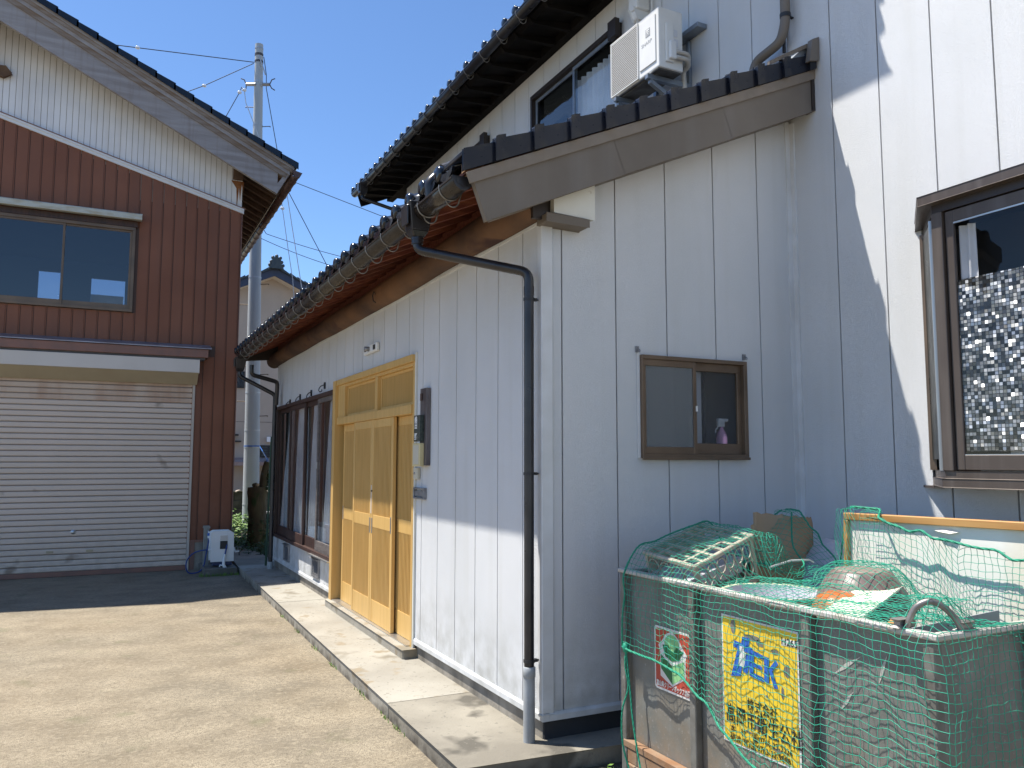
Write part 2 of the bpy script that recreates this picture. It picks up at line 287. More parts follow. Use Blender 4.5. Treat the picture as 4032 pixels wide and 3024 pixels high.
# driveway
def driveway_mat():
    m = mat("driveway_concrete", (.135, .108, .078), .9); nt = m.node_tree; N = nt.nodes; P = N["Principled BSDF"]
    tc = N.new("ShaderNodeTexCoord")
    def nz(scale, det, st=(1, 1, 1), rot=0, dist=0):
        mp = N.new("ShaderNodeMapping"); mp.inputs["Scale"].default_value = st; mp.inputs["Rotation"].default_value = (0, 0, rot); lk(nt, tc.outputs["Object"], mp.inputs[0])
        n = N.new("ShaderNodeTexNoise"); n.inputs["Scale"].default_value = scale; n.inputs["Detail"].default_value = det; n.inputs["Distortion"].default_value = dist
        lk(nt, mp.outputs[0], n.inputs[0]); return n.outputs[0]
    def rmp(s, a, b, mx=1.):
        r = N.new("ShaderNodeMapRange"); r.inputs["From Min"].default_value = a; r.inputs["From Max"].default_value = b; r.inputs["To Max"].default_value = mx; lk(nt, s, r.inputs["Value"]); return r.outputs[0]
    def mix(f, a, b):
        x = N.new("ShaderNodeMix"); x.data_type = 'RGBA'; lk(nt, f, x.inputs[0])
        if isinstance(a, tuple): x.inputs[6].default_value = (*a, 1)
        else: lk(nt, a, x.inputs[6])
        if isinstance(b, tuple): x.inputs[7].default_value = (*b, 1)
        else: lk(nt, b, x.inputs[7])
        return x.outputs[2]
    c = mix(rmp(nz(.45, 5), .36, .64), (.195, .152, .096), (.165, .138, .096))
    c = mix(rmp(nz(.6, 10), .48, .78, .30), c, (.150, .128, .092))
    sxx = N.new("ShaderNodeSeparateXYZ"); lk(nt, tc.outputs["Object"], sxx.inputs[0])
    band = rmp(sxx.outputs[0], .2, 1.35); bm_ = N.new("ShaderNodeMath"); bm_.operation = 'MULTIPLY'; lk(nt, band, bm_.inputs[0]); lk(nt, rmp(nz(1.1, 10), .25, .7), bm_.inputs[1])
    bm2 = N.new("ShaderNodeMath"); bm2.operation = 'MULTIPLY'; bm2.inputs[1].default_value = .7; lk(nt, bm_.outputs[0], bm2.inputs[0])
    c = mix(bm2.outputs[0], c, (.115, .102, .080))
    rid = N.new("ShaderNodeMath"); rid.operation = 'SUBTRACT'; lk(nt, nz(70, 6, (1, 1.1, 1), .2, 1.4), rid.inputs[0]); rid.inputs[1].default_value = .5
    ab = N.new("ShaderNodeMath"); ab.operation = 'ABSOLUTE'; lk(nt, rid.outputs[0], ab.inputs[0])
    fine = rmp(ab.outputs[0], .085, .0, 1.)
    patch = rmp(nz(2.6, 14, (.9, 1.1, 1), .2), .30, .68)
    a = N.new("ShaderNodeMath"); a.operation = 'MULTIPLY'; lk(nt, fine, a.inputs[0]); lk(nt, patch, a.inputs[1])
    c = mix(a.outputs[0], c, (.42, .355, .25))
    c = mix(rmp(nz(26, 9, (.9, 1.15, 1), .2, .6), .52, .64, .45), c, (.34, .285, .20))
    c = mix(rmp(nz(32, 7, (1, 1.1, 1), .5, .8), .54, .68, .4), c, (.085, .070, .048))
    c = mix(rmp(nz(2.6, 6), .62, .74, .4), c, (.10, .11, .045))
    lk(nt, c, P.inputs["Base Color"])
    b = N.new("ShaderNodeBump"); b.inputs["Distance"].default_value = .006; lk(nt, nz(40, 8, (.6, 1.5, 1), .2, 1.0), b.inputs["Height"])
    b2 = N.new("ShaderNodeBump"); b2.inputs["Distance"].default_value = .006; lk(nt, nz(110, 3), b2.inputs["Height"]); lk(nt, b.outputs[0], b2.inputs["Normal"])
    lk(nt, b2.outputs[0], P.inputs["Normal"]); return m
MT["driveway"] = driveway_mat()

# ------------------------------------------------------------------ mesh helpers
ORG = {}
def worg(o): return ORG.get(o.name, Vector((0, 0, 0))) if o else Vector((0, 0, 0))
class MB:
    def __init__(s): s.v = []; s.f = []; s.sm = []
    def add(s, vs, fs, smooth=False):
        n = len(s.v); s.v += [tuple(p) for p in vs]
        for f in fs: s.f.append(tuple(i + n for i in f)); s.sm.append(smooth)
        return s
    def box(s, x0, x1, y0, y1, z0, z1):
        return s.add([(x0, y0, z0), (x1, y0, z0), (x1, y1, z0), (x0, y1, z0), (x0, y0, z1), (x1, y0, z1), (x1, y1, z1), (x0, y1, z1)],
                     [(0, 3, 2, 1), (4, 5, 6, 7), (0, 1, 5, 4), (1, 2, 6, 5), (2, 3, 7, 6), (3, 0, 4, 7)])
    def prism(s, poly, ax, a, b, smooth=False):
        def P(u, w, t): return {'x': (t, u, w), 'y': (u, t, w), 'z': (u, w, t)}[ax]
        n = len(poly)
        s.add([P(u, w, a) for u, w in poly] + [P(u, w, b) for u, w in poly],
              [tuple(range(n)), tuple(range(2 * n - 1, n - 1, -1))])
        base = len(s.v) - 2 * n
        for i in range(n):
            j = (i + 1) % n; s.f.append((base + i, base + j, base + n + j, base + n + i)); s.sm.append(smooth)
        return s
    def hexa(s, P8):
        return s.add(P8, [(0, 3, 2, 1), (4, 5, 6, 7), (0, 1, 5, 4), (1, 2, 6, 5), (2, 3, 7, 6), (3, 0, 4, 7)])
    def obox(s, o, a, b, c):   # box from corner o spanned by vectors
        o = Vector(o); a = Vector(a); b = Vector(b); c = Vector(c)
        return s.hexa([o, o + a, o + a + b, o + b, o + c, o + a + c, o + a + b + c, o + b + c])
    def tube(s, pts, r, n=8, cap=True, closed=False, smooth=True):
        pts = [Vector(p) for p in pts]; m = len(pts); rs = r if isinstance(r, (list, tuple)) else [r] * m
        rings = []; prev = None
        for i, p in enumerate(pts):
            if closed: t = pts[(i + 1) % m] - pts[i - 1]
            else: t = pts[min(i + 1, m - 1)] - pts[max(i - 1, 0)]
            t.normalize()
            if prev is None:
                u = t.cross(Vector((0, 0, 1)));
                if u.length < .1: u = t.cross(Vector((1, 0, 0)))
            else: u = prev - t * prev.dot(t)
            u.normalize(); prev = u; w = t.cross(u)
            rings.append([p + (u * math.cos(2 * math.pi * k / n) + w * math.sin(2 * math.pi * k / n)) * rs[i] for k in range(n)])
        vs = [q for rg in rings for q in rg]; fs = []
        for i in range(m if closed else m - 1):
            for k in range(n):
                a = i * n + k; b = i * n + (k + 1) % n; j = (i + 1) % m; fs.append((a, b, j * n + (k + 1) % n, j * n + k))
        s.add(vs, fs, smooth)
        if cap and not closed: s.add(rings[0], [tuple(range(n - 1, -1, -1))]); s.add(rings[-1], [tuple(range(n))])
        return s
    def lathe(s, prof, c, n=24, ax='z', smooth=True, cap=False):
        vs = []; c = Vector(c)
        for r, h in prof:
            for k in range(n):
                a = 2 * math.pi * k / n; x, y = r * math.cos(a), r * math.sin(a)
                vs.append(c + (Vector((x, y, h)) if ax == 'z' else Vector((h, x, y)) if ax == 'x' else Vector((x, h, y))))
        fs = [(i * n + k, i * n + (k + 1) % n, (i + 1) * n + (k + 1) % n, (i + 1) * n + k) for i in range(len(prof) - 1) for k in range(n)]
        s.add(vs, fs, smooth)
        if cap: s.add(vs[:n], [tuple(range(n))]); s.add(vs[-n:], [tuple(range(n))])
        return s
    def build(s, name, m, parent=None, loc=None, bevel=0., fixn=True, seg=1):
        L = Vector(loc) if loc is not None else worg(parent)
        me = bpy.data.meshes.new(name); me.from_pydata([tuple(Vector(p) - L) for p in s.v], [], s.f)
        me.polygons.foreach_set("use_smooth", s.sm); me.update()
        if fixn or bevel:
            bm = bmesh.new(); bm.from_mesh(me)
            if bevel:
                es = [e for e in bm.edges if e.is_manifold and e.calc_face_angle(0) > .6]
                bmesh.ops.bevel(bm, geom=es, offset=bevel, segments=seg, profile=.6, affect='EDGES', clamp_overlap=True)
            bmesh.ops.recalc_face_normals(bm, faces=bm.faces); bm.to_mesh(me); bm.free()
        me.materials.append(MT[m] if isinstance(m, str) else m)
        o = bpy.data.objects.new(name, me); COL.objects.link(o)
        if parent: o.parent = parent
        o.location = L - worg(parent) if parent else L; ORG[o.name] = L
        return o
def tag(o, label=None, cat=None, group=None, kind=None):
    if label: o["label"] = label
    if cat: o["category"] = cat
    if group: o["group"] = group
    if kind: o["kind"] = kind
    return o
def thing(name, loc, label, cat, group=None):
    o = bpy.data.objects.new(name, None); COL.objects.link(o); o.location = loc; o.empty_display_size = .1; ORG[o.name] = Vector(loc)
    return tag(o, label, cat, group)
def inst(src, parent, loc, name=None, rot=None, scale=None):   # copy sharing mesh data at a world place
    o = src.copy(); COL.objects.link(o); o.parent = parent; o.location = Vector(loc) - worg(parent); ORG[o.name] = Vector(loc)
    if rot: o.rotation_euler = rot
    if scale: o.scale = scale
    return o
def box(name, m, par, *c, bevel=0., **k): return MB().box(*c).build(name, m, par, bevel=bevel, **k)
def text(name, body, size, loc, m, par, u=(0, -1, 0), w=(0, 0, 1), align='LEFT', ext=.0006, xs=1., bold=0., shear=0.):
    cu = bpy.data.curves.new(name, 'FONT'); cu.body = body; cu.size = size; cu.extrude = ext; cu.align_x = align; cu.offset = bold; cu.shear = shear
    cu.resolution_u = 3
    t = bpy.data.objects.new(name, cu); COL.objects.link(t); bpy.context.view_layer.update()
    me = bpy.data.meshes.new_from_object(t.evaluated_get(bpy.context.evaluated_depsgraph_get())); bpy.data.objects.remove(t); bpy.data.curves.remove(cu)
    U = Vector(u) * xs; V = Vector(w); Nn = Vector(u).cross(V); L = Vector(loc); me.name = name
    for v in me.vertices: v.co = L + U * v.co.x + V * v.co.y + Nn * v.co.z - worg(par)
    me.materials.clear(); me.materials.append(MT[m]); o = bpy.data.objects.new(name, me); COL.objects.link(o); o.parent = par; ORG[o.name] = worg(par)
    return o

# ================================================================== SETTING
g = MB().add([(-120, -80, 0), (120, -80, 0), (120, 160, 0), (-120, 160, 0)], [(0, 1, 2, 3)]).build("driveway", "driveway"); tag(g, kind="structure")
# strip of soil behind the garage passage and beside the bin
g = MB().add([(1.78, 14.6, .004), (3.0, 13.2, .004), (9, 13.2, .004), (9, 30, .004), (1.6, 30, .004)], [(0, 1, 2, 3, 4)]).build("soil_ground", "soil"); tag(g, kind="structure")
g = MB().add([(1.72, 3.90, .004), (1.95, 3.55, .004), (2.5, 3.5, .004), (4.2, 3.5, .004), (4.2, 3.92, .004)], [(0, 1, 2, 3, 4)]).build("bare_ground", "soil"); tag(g, kind="structure")
# raised concrete walkway in separate castings
ys = [3.925, 5.15, 7.35, 9.22, 12.62, 16.0]
def wx(y): return 1.655 + (y - 3.9) * .0125
walk = thing("concrete_walkway", (1.7, 3.9, 0), "raised pale concrete step running along the white house wall", "walkway"); del walk["category"]; del walk["label"]
walk["kind"] = "structure"
for i in range(5):
    a, b = ys[i] + (.006 if i else 0), ys[i + 1]
    xr = 4.215 if i == 0 else 2.33
    if i == 0: poly = [(wx(a), a), (4.212, a - .16), (4.212, 4.115), (2.33, 4.13), (2.33, b), (wx(b), b)]
    elif i == 4: poly = [(wx(a), a), (2.33, a), (2.33, 14.2), (2.15, 15.6), (1.86, 14.6)]
    else: poly = [(wx(a), a), (2.33, a), (2.33, b), (wx(b), b)]
    MB().prism(poly, 'z', -.02, .1 + .002 * (i % 2)).build("slab", "concrete_step_worn" if i in (0, 4) else "concrete_step", walk, bevel=.010, seg=2)

# ================================================================== WHITE HOUSE
XF, YG, XM = 2.225, 4.093, 4.22
H = thing("house", (2.25, 4.1, 0), "white panelled house with a lean-to entrance wing, black tiled roofs and wooden lattice doors", "house")
def rake_z(x): return 2.935 + .448 * (x - 1.762)
# --- cores behind the panels
CX0, CX1 = XF + .015, XF + .05
for c_ in ((YG + .016, 6.25, .05, 3.05), (6.25, 8.80, 2.52, 3.05), (8.80, 12.22, .05, .56), (8.80, 12.22, 2.43, 3.05), (12.22, 12.40, .05, 3.05)):
    box("wall_core", "wall_core", H, CX0, CX1, *c_)
CY0, CY1 = YG + .015, YG + .05
box("wall_core", "wall_core", H, CX1, 2.90, CY0, CY1, .05, 3.1); box("wall_core", "wall_core", H, 3.74, XM, CY0, CY1, .05, 3.1)
box("wall_core", "wall_core", H, 2.90, 3.74, CY0, CY1, .05, 1.665); box("wall_core", "wall_core", H, 2.90, 3.74, CY0, CY1, 2.30, 3.1)
MB().prism([(CX0, 3.1), (XM, 3.1), (XM, rake_z(XM) + .12), (CX0, rake_z(CX0) + .12)], 'y', CY0, CY1).build("wall_core", "wall_core", H)
box("far_wall", "siding_trim", H, XF, XM, 12.41, 12.45, 0, 3.2)
box("inner_floor", "unlit_room", H, CX1, XM, CY1, 12.4, .12, .15)
box("ceiling", "plaster_int", H, CX1, XM, CY1, 12.4, 2.62, 2.66)
box("inner_wall", "plaster_int", H, 3.4, 3.44, 4.6, 12.4, .15, 2.62); box("inner_wall", "plaster_int", H, CX1, XM, 4.62, 4.66, .15, 2.62) 
def panel(cells, axis, off, th=.014, m="siding", name="siding_panel"):
    if len(set((p[0][0], p[1][0]) for p in cells)) == 1:
        for poly in cells: MB().prism(poly, axis, off, off + th).build(name, m, H)
    else:
        todo = list(cells)
        while todo:      # cells that touch make one panel
            grp = [todo.pop(0)]; grew = True
            while grew:
                grew = False
                for c_ in list(todo):
                    for g_ in grp:
                        if (abs(c_[0][0] - g_[1][0]) < 1e-6 or abs(c_[1][0] - g_[0][0]) < 1e-6) and min(c_[2][1], g_[2][1]) - max(c_[0][1], g_[0][1]) > 1e-4:
                            grp.append(c_); todo.remove(c_); grew = True; break
            b = MB()
            for poly in grp: b.prism(poly, axis, off, off + th)
            b.build(name, m, H)
def strips(axis, off, seams, zb, ztop, holes, gap=.0095, skip=lambda a, b: False):
    for a, b in zip(seams[:-1], seams[1:]):
        if skip(a, b): continue
        a2, b2 = a + gap / 2, b - gap / 2
        cuts = sorted(set([a2, b2] + [h for H4 in holes for h in H4[:2] if a2 < h < b2])); cells = []
        for c, d in zip(cuts[:-1], cuts[1:]):
            mid = (c + d) / 2; segs = [(zb, None)]
            for (h0, h1, z0, z1) in sorted(holes, key=lambda q: q[2]):
                if h0 < mid < h1:
                    lo, hi = segs.pop(); segs.append((lo, z0)); segs.append((z1, hi))
            for lo, hi in segs:
                if hi is None and lo > ztop(mid): continue
                if hi is None: cells.append([(c, lo), (d, lo), (d, ztop(d)), (c, ztop(c))])
                elif hi - lo > .005: cells.append([(c, lo), (d, lo), (d, hi), (c, hi)])
        if cells: panel(cells, axis, off)
# front wall panels
fs = [4.122, 4.346]
while fs[-1] < 12.3: fs.append(fs[-1] + .3505)
fs[-1] = 12.40
holes_f = [(6.25, 8.80, 0, 2.52), (8.80, 12.22, .575, 2.43), (9.46, 9.80, .28, .50), (11.2, 11.54, .28, .50)]
strips('x', XF, fs, .245, lambda y: 3.085, holes_f)
# gable wall panels
gs = [2.287, 2.355, 2.735, 3.118, 3.511, 3.897, 4.205]
strips('y', YG, gs, .245, lambda x: rake_z(x) + .10, [(2.90, 3.74, 1.665, 2.30), (2.21, 2.52, 3.072, 4)])
# main wall panels
ms = [3.711 + .3645 * k for k in range(-22, 26)]
ms = [m_ for m_ in ms if m_ > -4.3]
holes_m = [(.9, 3.10, 1.52, 3.03), (6.16, 7.97, 4.62, 5.83), (9.18, 10.9, 4.62, 5.83)]
lowm = [m_ for m_ in ms if m_ < 4.0] + [4.085]
strips('x', XM, lowm, .22, lambda y: 8.2, holes_m)
him = [4.085] + [m_ for m_ in ms if m_ > 4.1 and m_ < 12.7]
strips('x', XM, him, 3.9, lambda y: 6.5, holes_m)
box("wall_core", "wall_core", H, XM + .022, XM + .14, -4.2, 4.0, .05, 8.2)
MB().box(XM + .022, XM + .14, 4.0, 6.16, 3.8, 6.5).box(XM + .022, XM + .14, 6.16, 7.97, 3.8, 4.62).box(XM + .022, XM + .14, 6.16, 7.97, 5.83, 6.5) \
    .box(XM + .022, XM + .14, 7.97, 9.18, 3.8, 6.5).box(XM + .022, XM + .14, 9.18, 10.9, 3.8, 4.62).box(XM + .022, XM + .14, 9.18, 10.9, 5.83, 6.5) \
    .box(XM + .022, XM + .14, 10.9, 12.6, 3.8, 6.5).build("wall_core", "wall_core", H)
MB().box(XM + .14, 12, 3.9, 12.6, .05, 4.3).box(XM + 1.6, 12, 3.9, 12.6, 4.3, 6.5).box(XM + .9, 12, -4.2, 3.9, .05, 8.2).build("rear_wall", "siding_trim", H)
box("foundation", "foundation", H, XM + .03, XM + .2, -4.2, 4.1, -.05, .24)
# corner trims and flashings
MB().prism([(XF - .014, YG - .014), (XF + .062, YG - .014), (XF + .062, YG - .001), (XF - .001, YG - .001), (XF - .001, YG + .038), (XF - .014, YG + .038)], 'z', .243, 3.07).build("corner_post", "siding_trim", H, bevel=.004)
MB().box(XM - .05, XM - .012, YG - .008, YG + .02, .24, rake_z(4.19) + .1).box(XM - .012, XM + .015, YG - .045, YG - .006, .24, 4.02).build("corner_joint", "siding_trim", H)
MB().prism([(XF - .012, .205), (XF + .03, .205), (XF + .03, .25), (XF - .004, .25), (XF - .012, .235)], 'y', YG - .014, 6.245).prism(
    [(XF - .012, .205), (XF + .03, .205), (XF + .03, .25), (XF - .004, .25), (XF - .012, .235)], 'y', 6.2445, 6.246).build("base_flashing", "siding_trim", H)
MB().prism([(XF - .012, .205), (XF + .03, .205), (XF + .03, .25), (XF - .004, .25), (XF - .012, .235)], 'y', 8.80, 12.41).build("base_flashing", "siding_trim", H)
MB().prism([(YG - .014, .205), (YG + .02, .205), (YG + .02, .25), (YG - .004, .25), (YG - .014, .235)], 'x', XF + .031, XM).build("base_flashing", "siding_trim", H)
for c_ in ((2.236, 2.40, YG + .03, 6.2), (2.236, 2.40, 8.80, 12.38), (2.401, 4.2, YG + .03, YG + .2)): box("foundation", "foundation", H, *c_, .0, .204)
MB().box(XF - .006, XF + .012, YG, 12.40, 3.045, 3.062).build("top_moulding", "siding_trim", H)

# --- lean-to roof
EX, EZ, SL = 1.62, 3.205, .44
PY, PX = .262, .235
def rz(x): return EZ + SL * (x - EX)
def tprof(t):      # S tile profile
    return (-.016 * math.sin(math.pi * t / .66)) if t < .66 else (.05 * math.sin(math.pi * (t - .66) / .34))
def tile_mesh(b, w, L, x0, y0, z0, sl, th=.016, dirx=1, n=11):
    top = []; bot = []
    for i in range(n + 1):
        t = i / n; p = tprof(t)
        for (arr, dz) in ((top, 0), (bot, -th)):
            arr.append([(x0, y0 + t * w, z0 + p + dz), (x0 + dirx * L, y0 + t * w, z0 + p + dz - .012 + sl * L)])
    vs = []; fs = []
    for i in range(n + 1): vs += [top[i][0], top[i][1], bot[i][0], bot[i][1]]
    for i in range(n):
        a = 4 * i; c = 4 * (i + 1)
        fs += [(a, c, c + 1, a + 1), (a + 2, a + 3, c + 3, c + 2), (a, a + 2, c + 2, c), (a + 1, c + 1, c + 3, a + 3)]
    fs += [(0, 1, 3, 2), (4 * n, 4 * n + 2, 4 * n + 3, 4 * n + 1)]
    b.add(vs, fs, True)
def eave_tile(par, loc, name="roof_tile"):
    b = MB(); x, y, z = loc
    tile_mesh(b, PY, .28, x, y, z, SL)
    cy = y + .83 * PY
    b.lathe([(.0, -.018), (.038, -.016), (.049, -.007), (.051, .004), (.049, .02)], (x, cy, z + .012), 16, 'x')
    # hanging lip under the trough
    pts = [(x - .002, y + t * PY * .66, z - .016 * math.sin(math.pi * t) - .012) for t in [i / 8 for i in range(9)]]
    vs = []; fs = []
    for i, p in enumerate(pts):
        t = i / 8; d = .026 + .016 * math.sin(math.pi * t)
        vs += [(p[0], p[1], p[2] + .01), (p[0] - .004, p[1], p[2] - d), (p[0] + .012, p[1], p[2] - d), (p[0] + .014, p[1], p[2] + .005)]
    for i in range(8):
        a = 4 * i; c = a + 4
        for q in range(4): fs.append((a + q, c + q, c + (q + 1) % 4, a + (q + 1) % 4))
    fs += [(0, 1, 2, 3), (32, 35, 34, 33)]; b.add(vs, fs, False)
    return b.build(name, "glazed_tile", par, loc=loc)
y_first = 4.746 - .83 * PY - 2 * PY      # lumps stand at 4.746 + k * PY
et = None; yt = y_first
NT = 0
while yt < 12.45:
    lc = (EX + random.uniform(-.004, .004), yt, EZ + .062)
    if et is None: et = eave_tile(H, lc)
    else:
        o = inst(et, H, lc)
    yt += PY; NT += 1
# the courses above the eave: one joined part
b = MB(); k = 1
while EX + k * PX < XM - .05:
    x0 = EX + k * PX; yt = y_first
    while yt < 12.45: tile_mesh(b, PY, min(.26, XM - x0 + .02), x0, yt, rz(x0) + .062 + .012, SL, n=7); yt += PY
    k += 1
o = b.build("upper_tiles", "glazed_tile", H, fixn=False); tag(o, kind="stuff")
# roof deck, sheathing and rafters
MB().prism([(EX + .03, rz(EX + .03) - .012), (XM, rz(XM) - .012), (XM, rz(XM) - .032), (EX + .03, rz(EX + .03) - .032)], 'y', 3.90, 12.50).build("roof_deck", "red_wood", H)
yy = 4.02
while yy < 12.45:
    MB().prism([(1.70, rz(1.70) - .034), (2.32, rz(2.32) - .034), (2.32, rz(2.32) - .106), (1.70, rz(1.70) - .106)], 'y', yy - .024, yy + .024).build("rafter", "red_wood", H, bevel=.003)
    yy += .285
MB().prism([(1.665, rz(1.665) - .034), (1.695, rz(1.7) - .034), (1.695, rz(1.7) - .105), (1.665, rz(1.665) - .10)], 'y', 3.905, 12.48).build("fascia_board", "fresh_wood", H)
# horizontal soffit battens
# log purlin
pts = []; rs = []
for i in range(40):
    y = 4.06 + i * (12.72 - 4.06) / 39; pts.append((2.205 + .005 * math.sin(y * 2.1), y, 3.172 + .006 * math.sin(y * 1.3 + 1))); rs.append(.108 + .005 * math.sin(y * 3.1))
MB().tube(pts, rs, 16).build("purlin_beam", "log_wood", H)
MB().tube([(2.105, 7.05, 3.15), (2.09, 7.05, 3.18), (2.08, 7.06, 3.14), (2.085, 7.05, 3.09), (2.105, 7.04, 3.075)], .006, 6).build("iron_hook", "black_iron", H)
box("gap_blocker", "red_wood", H, 2.225, 2.245, 4.06, 12.5, 3.24, 3.385)  # added to stop sky showing through the gap above the log
MB().box(2.13, 2.245, 4.03, 4.057, 3.045, 3.32).build("beam_cap", "bronze_dark", H)
MB().prism([(2.247, 3.083), (2.52, 3.072), (2.52, rake_z(2.52) + .03), (2.247, rake_z(2.247) + .03)], 'y', 3.985, YG - .002).build("beam_cover", "white_box", H, bevel=.003)
MB().prism([(2.19, 3.022), (2.475, 3.018), (2.475, 3.062), (2.19, 3.069)], 'y', 3.972, YG - .003).build("beam_ledge", "rake_metal", H, bevel=.003)
# far end closing of the lean-to
MB().prism([(1.66, rz(1.66) - .11), (2.22, rz(2.22) - .30), (2.32, rz(2.32) - .30), (2.32, rz(2.32) - .02), (1.66, rz(1.66) - .02)], 'y', 12.50, 12.54).build("far_barge_board", "bronze_dark", H)
# barge boards on the gable: three metal-clad lengths with a raised cap
js = [1.71, 2.61, 3.44, 4.228]
for i in range(3):
    a, b_ = js[i] + (.0015 if i else 0), js[i + 1] - .0015
    ta, tb = a + (-.035 if i == 0 else -.045), b_ - (.045 if i < 2 else 0)
    MB().prism([(a + (.052 if i == 0 else .045), rake_z(a + .05)), (b_ + (.045 if i < 2 else 0), rake_z(b_ + (.045 if i < 2 else 0))), (tb, 3.168 + .444 * (tb - 1.676)), (ta, 3.168 + .444 * (ta - 1.676))],
               'y', 3.861, 3.90).build("barge_board", "rake_metal", H, bevel=.003)
MB().prism([(1.66, 3.118 + .444 * (1.66 - 1.646)), (4.23, 3.118 + .444 * (4.23 - 1.646)), (4.23, 3.175 + .444 * (4.23 - 1.646)), (1.64, 3.175)], 'y', 3.845, 3.86).build("barge_cap", "rake_cap", H, bevel=.004)
MB().prism([(1.87, rake_z(1.87) + .012), (4.21, rake_z(4.21) + .012), (4.21, rake_z(4.21) + .03), (1.87, rake_z(1.87) + .03)], 'y', 3.902, YG - .004).build("gable_soffit", "rake_metal", H)
MB().box(XM - .03, XM - .003, 3.85, 3.93, 4.03, 4.32).build("barge_end", "bronze_dark", H)
# rake tiles, each a flap with its raised collar
def rake_tile(x, first):
    b = MB(); z = lambda q: 3.215 + .44 * (q - 1.62)
    h = .070; L = PX
    b.prism([(x, z(x) - .03), (x + L - .055, z(x + L - .055) - .03), (x + L - .055, z(x + L - .055) + h), (x, z(x) + h + .014)], 'y', 3.836, 3.856)
    b.prism([(x, z(x) + h - .012), (x + L - .055, z(x + L - .055) + h - .018), (x + L - .055, z(x + L - .055) + h), (x, z(x) + h + .014)], 'y', 3.856, 4.13)
    c0, c1 = x + L - .055, x + L - .003
    b.prism([(c0, z(c0) - .035), (c1, z(c1) - .035), (c1, z(c1) + h + .024), (c0 + .012, z(c0) + h + .034), (c0, z(c0) + h + .026)], 'y', 3.812, 3.86)
    b.prism([(c0, z(c0) + h - .01), (c1, z(c1) + h - .01), (c1, z(c1) + h + .024), (c0 + .012, z(c0) + h + .034)], 'y', 3.86, 4.12)
    return b.build("rake_tile", "glazed_verge" if random.random() < .8 or first else "glazed_tile_dusty", H, loc=(x, 3.85, z(x)), bevel=.004)
for i in range(11): rake_tile(1.615 + i * PX, i < 3)
MB().prism([(1.64, rz(1.64) - .02), (1.75, rz(1.75) - .02), (1.75, rz(1.75) + .03), (1.64, rz(1.64) + .03)], 'y', 3.865, 3.93).build("verge_filler", "fresh_wood", H)
# upturned flashing where the roof meets the tall wall
MB().prism([(4.12, 4.34), (4.205, 4.36), (4.212, 4.53), (4.15, 4.50)], 'y', 3.795, 3.835).prism([(3.80, 4.26), (4.15, 4.46), (4.15, 4.49), (3.80, 4.285)], 'y', 3.84, 3.86).build("verge_flashing", "rake_metal", H)
MB().prism([(4.02, 4.33), (4.216, 4.44), (4.216, 4.52), (4.17, 4.50), (4.02, 4.36)], 'y', 3.86, 12.6).build("roof_flashing", "galv_arm", H)

# gutter
def half_gutter(par, cx, cz, r, y0, y1, m, name="gutter"):
    b = MB(); n = 12; vs = []; fs = []
    for y in (y0, y1):
        for rr in (r, r - .006):
            for i in range(n + 1):
                a = math.pi + math.pi * i / n; vs.append((cx + rr * math.cos(a), y, cz + rr * math.sin(a)))
    k = n + 1
    for i in range(n):
        fs += [(i, i + 1, 2 * k + i + 1, 2 * k + i), (k + i, 3 * k + i, 3 * k + i + 1, k + i + 1), (i, k + i, k + i + 1, i + 1), (2 * k + i, 2 * k + i + 1, 3 * k + i + 1, 3 * k + i)]
    b.add(vs, fs, True)
    for sgn in (-1, 1): b.box(cx + sgn * r - .006, cx + sgn * r + .004, y0, y1, cz - .004, cz + .008)
    return b.build(name, m, par)
half_gutter(H, 1.64, 3.160, .060, 3.915, 4.60, "gutter_dark"); half_gutter(H, 1.64, 3.160, .060, 4.60, 12.10, "gutter_dark")
b = MB()
prof = [(1.576, 3.168), (1.704, 3.168), (1.70, 3.14), (1.68, 3.115), (1.655, 3.098), (1.625, 3.098), (1.60, 3.115), (1.582, 3.14)]
b.prism(prof, 'y', 3.902, 3.916)
b.prism([(1.60, 3.155), (1.68, 3.155), (1.672, 3.13), (1.655, 3.128), (1.640, 3.115), (1.622, 3.128), (1.608, 3.13)], 'y', 3.898, 3.903).build("gutter_end_cap", "gutter_black", H, bevel=.002)
def gbracket(par, cx, cz, r, y, m="galv_wire", hook=True):
    b = MB(); p = [(cx + (r + .005) * math.cos(math.pi + math.pi * i / 12), y, cz + (r + .005) * math.sin(math.pi + math.pi * i / 12)) for i in range(13)]
    p = [(cx - r - .004, y, cz + .014)] + p; b.tube(p, .0045, 6)
    if hook:
        q = [(cx + .02 + .040 * math.cos(math.pi + math.pi * i / 10), y + .006, cz - r + .004 + .042 * math.sin(math.pi + math.pi * i / 10)) for i in range(11)]
        q.append((cx + .075, y + .006, cz - .01)); b.tube(q, .0042, 6)
    return b.build("gutter_bracket", m, par, loc=(cx, y, cz))
b0 = gbracket(H, 1.64, 3.160, .060, 4.098); y = 4.45
while y < 12.1: inst(b0, H, (1.64, y, 3.160)); y += .365
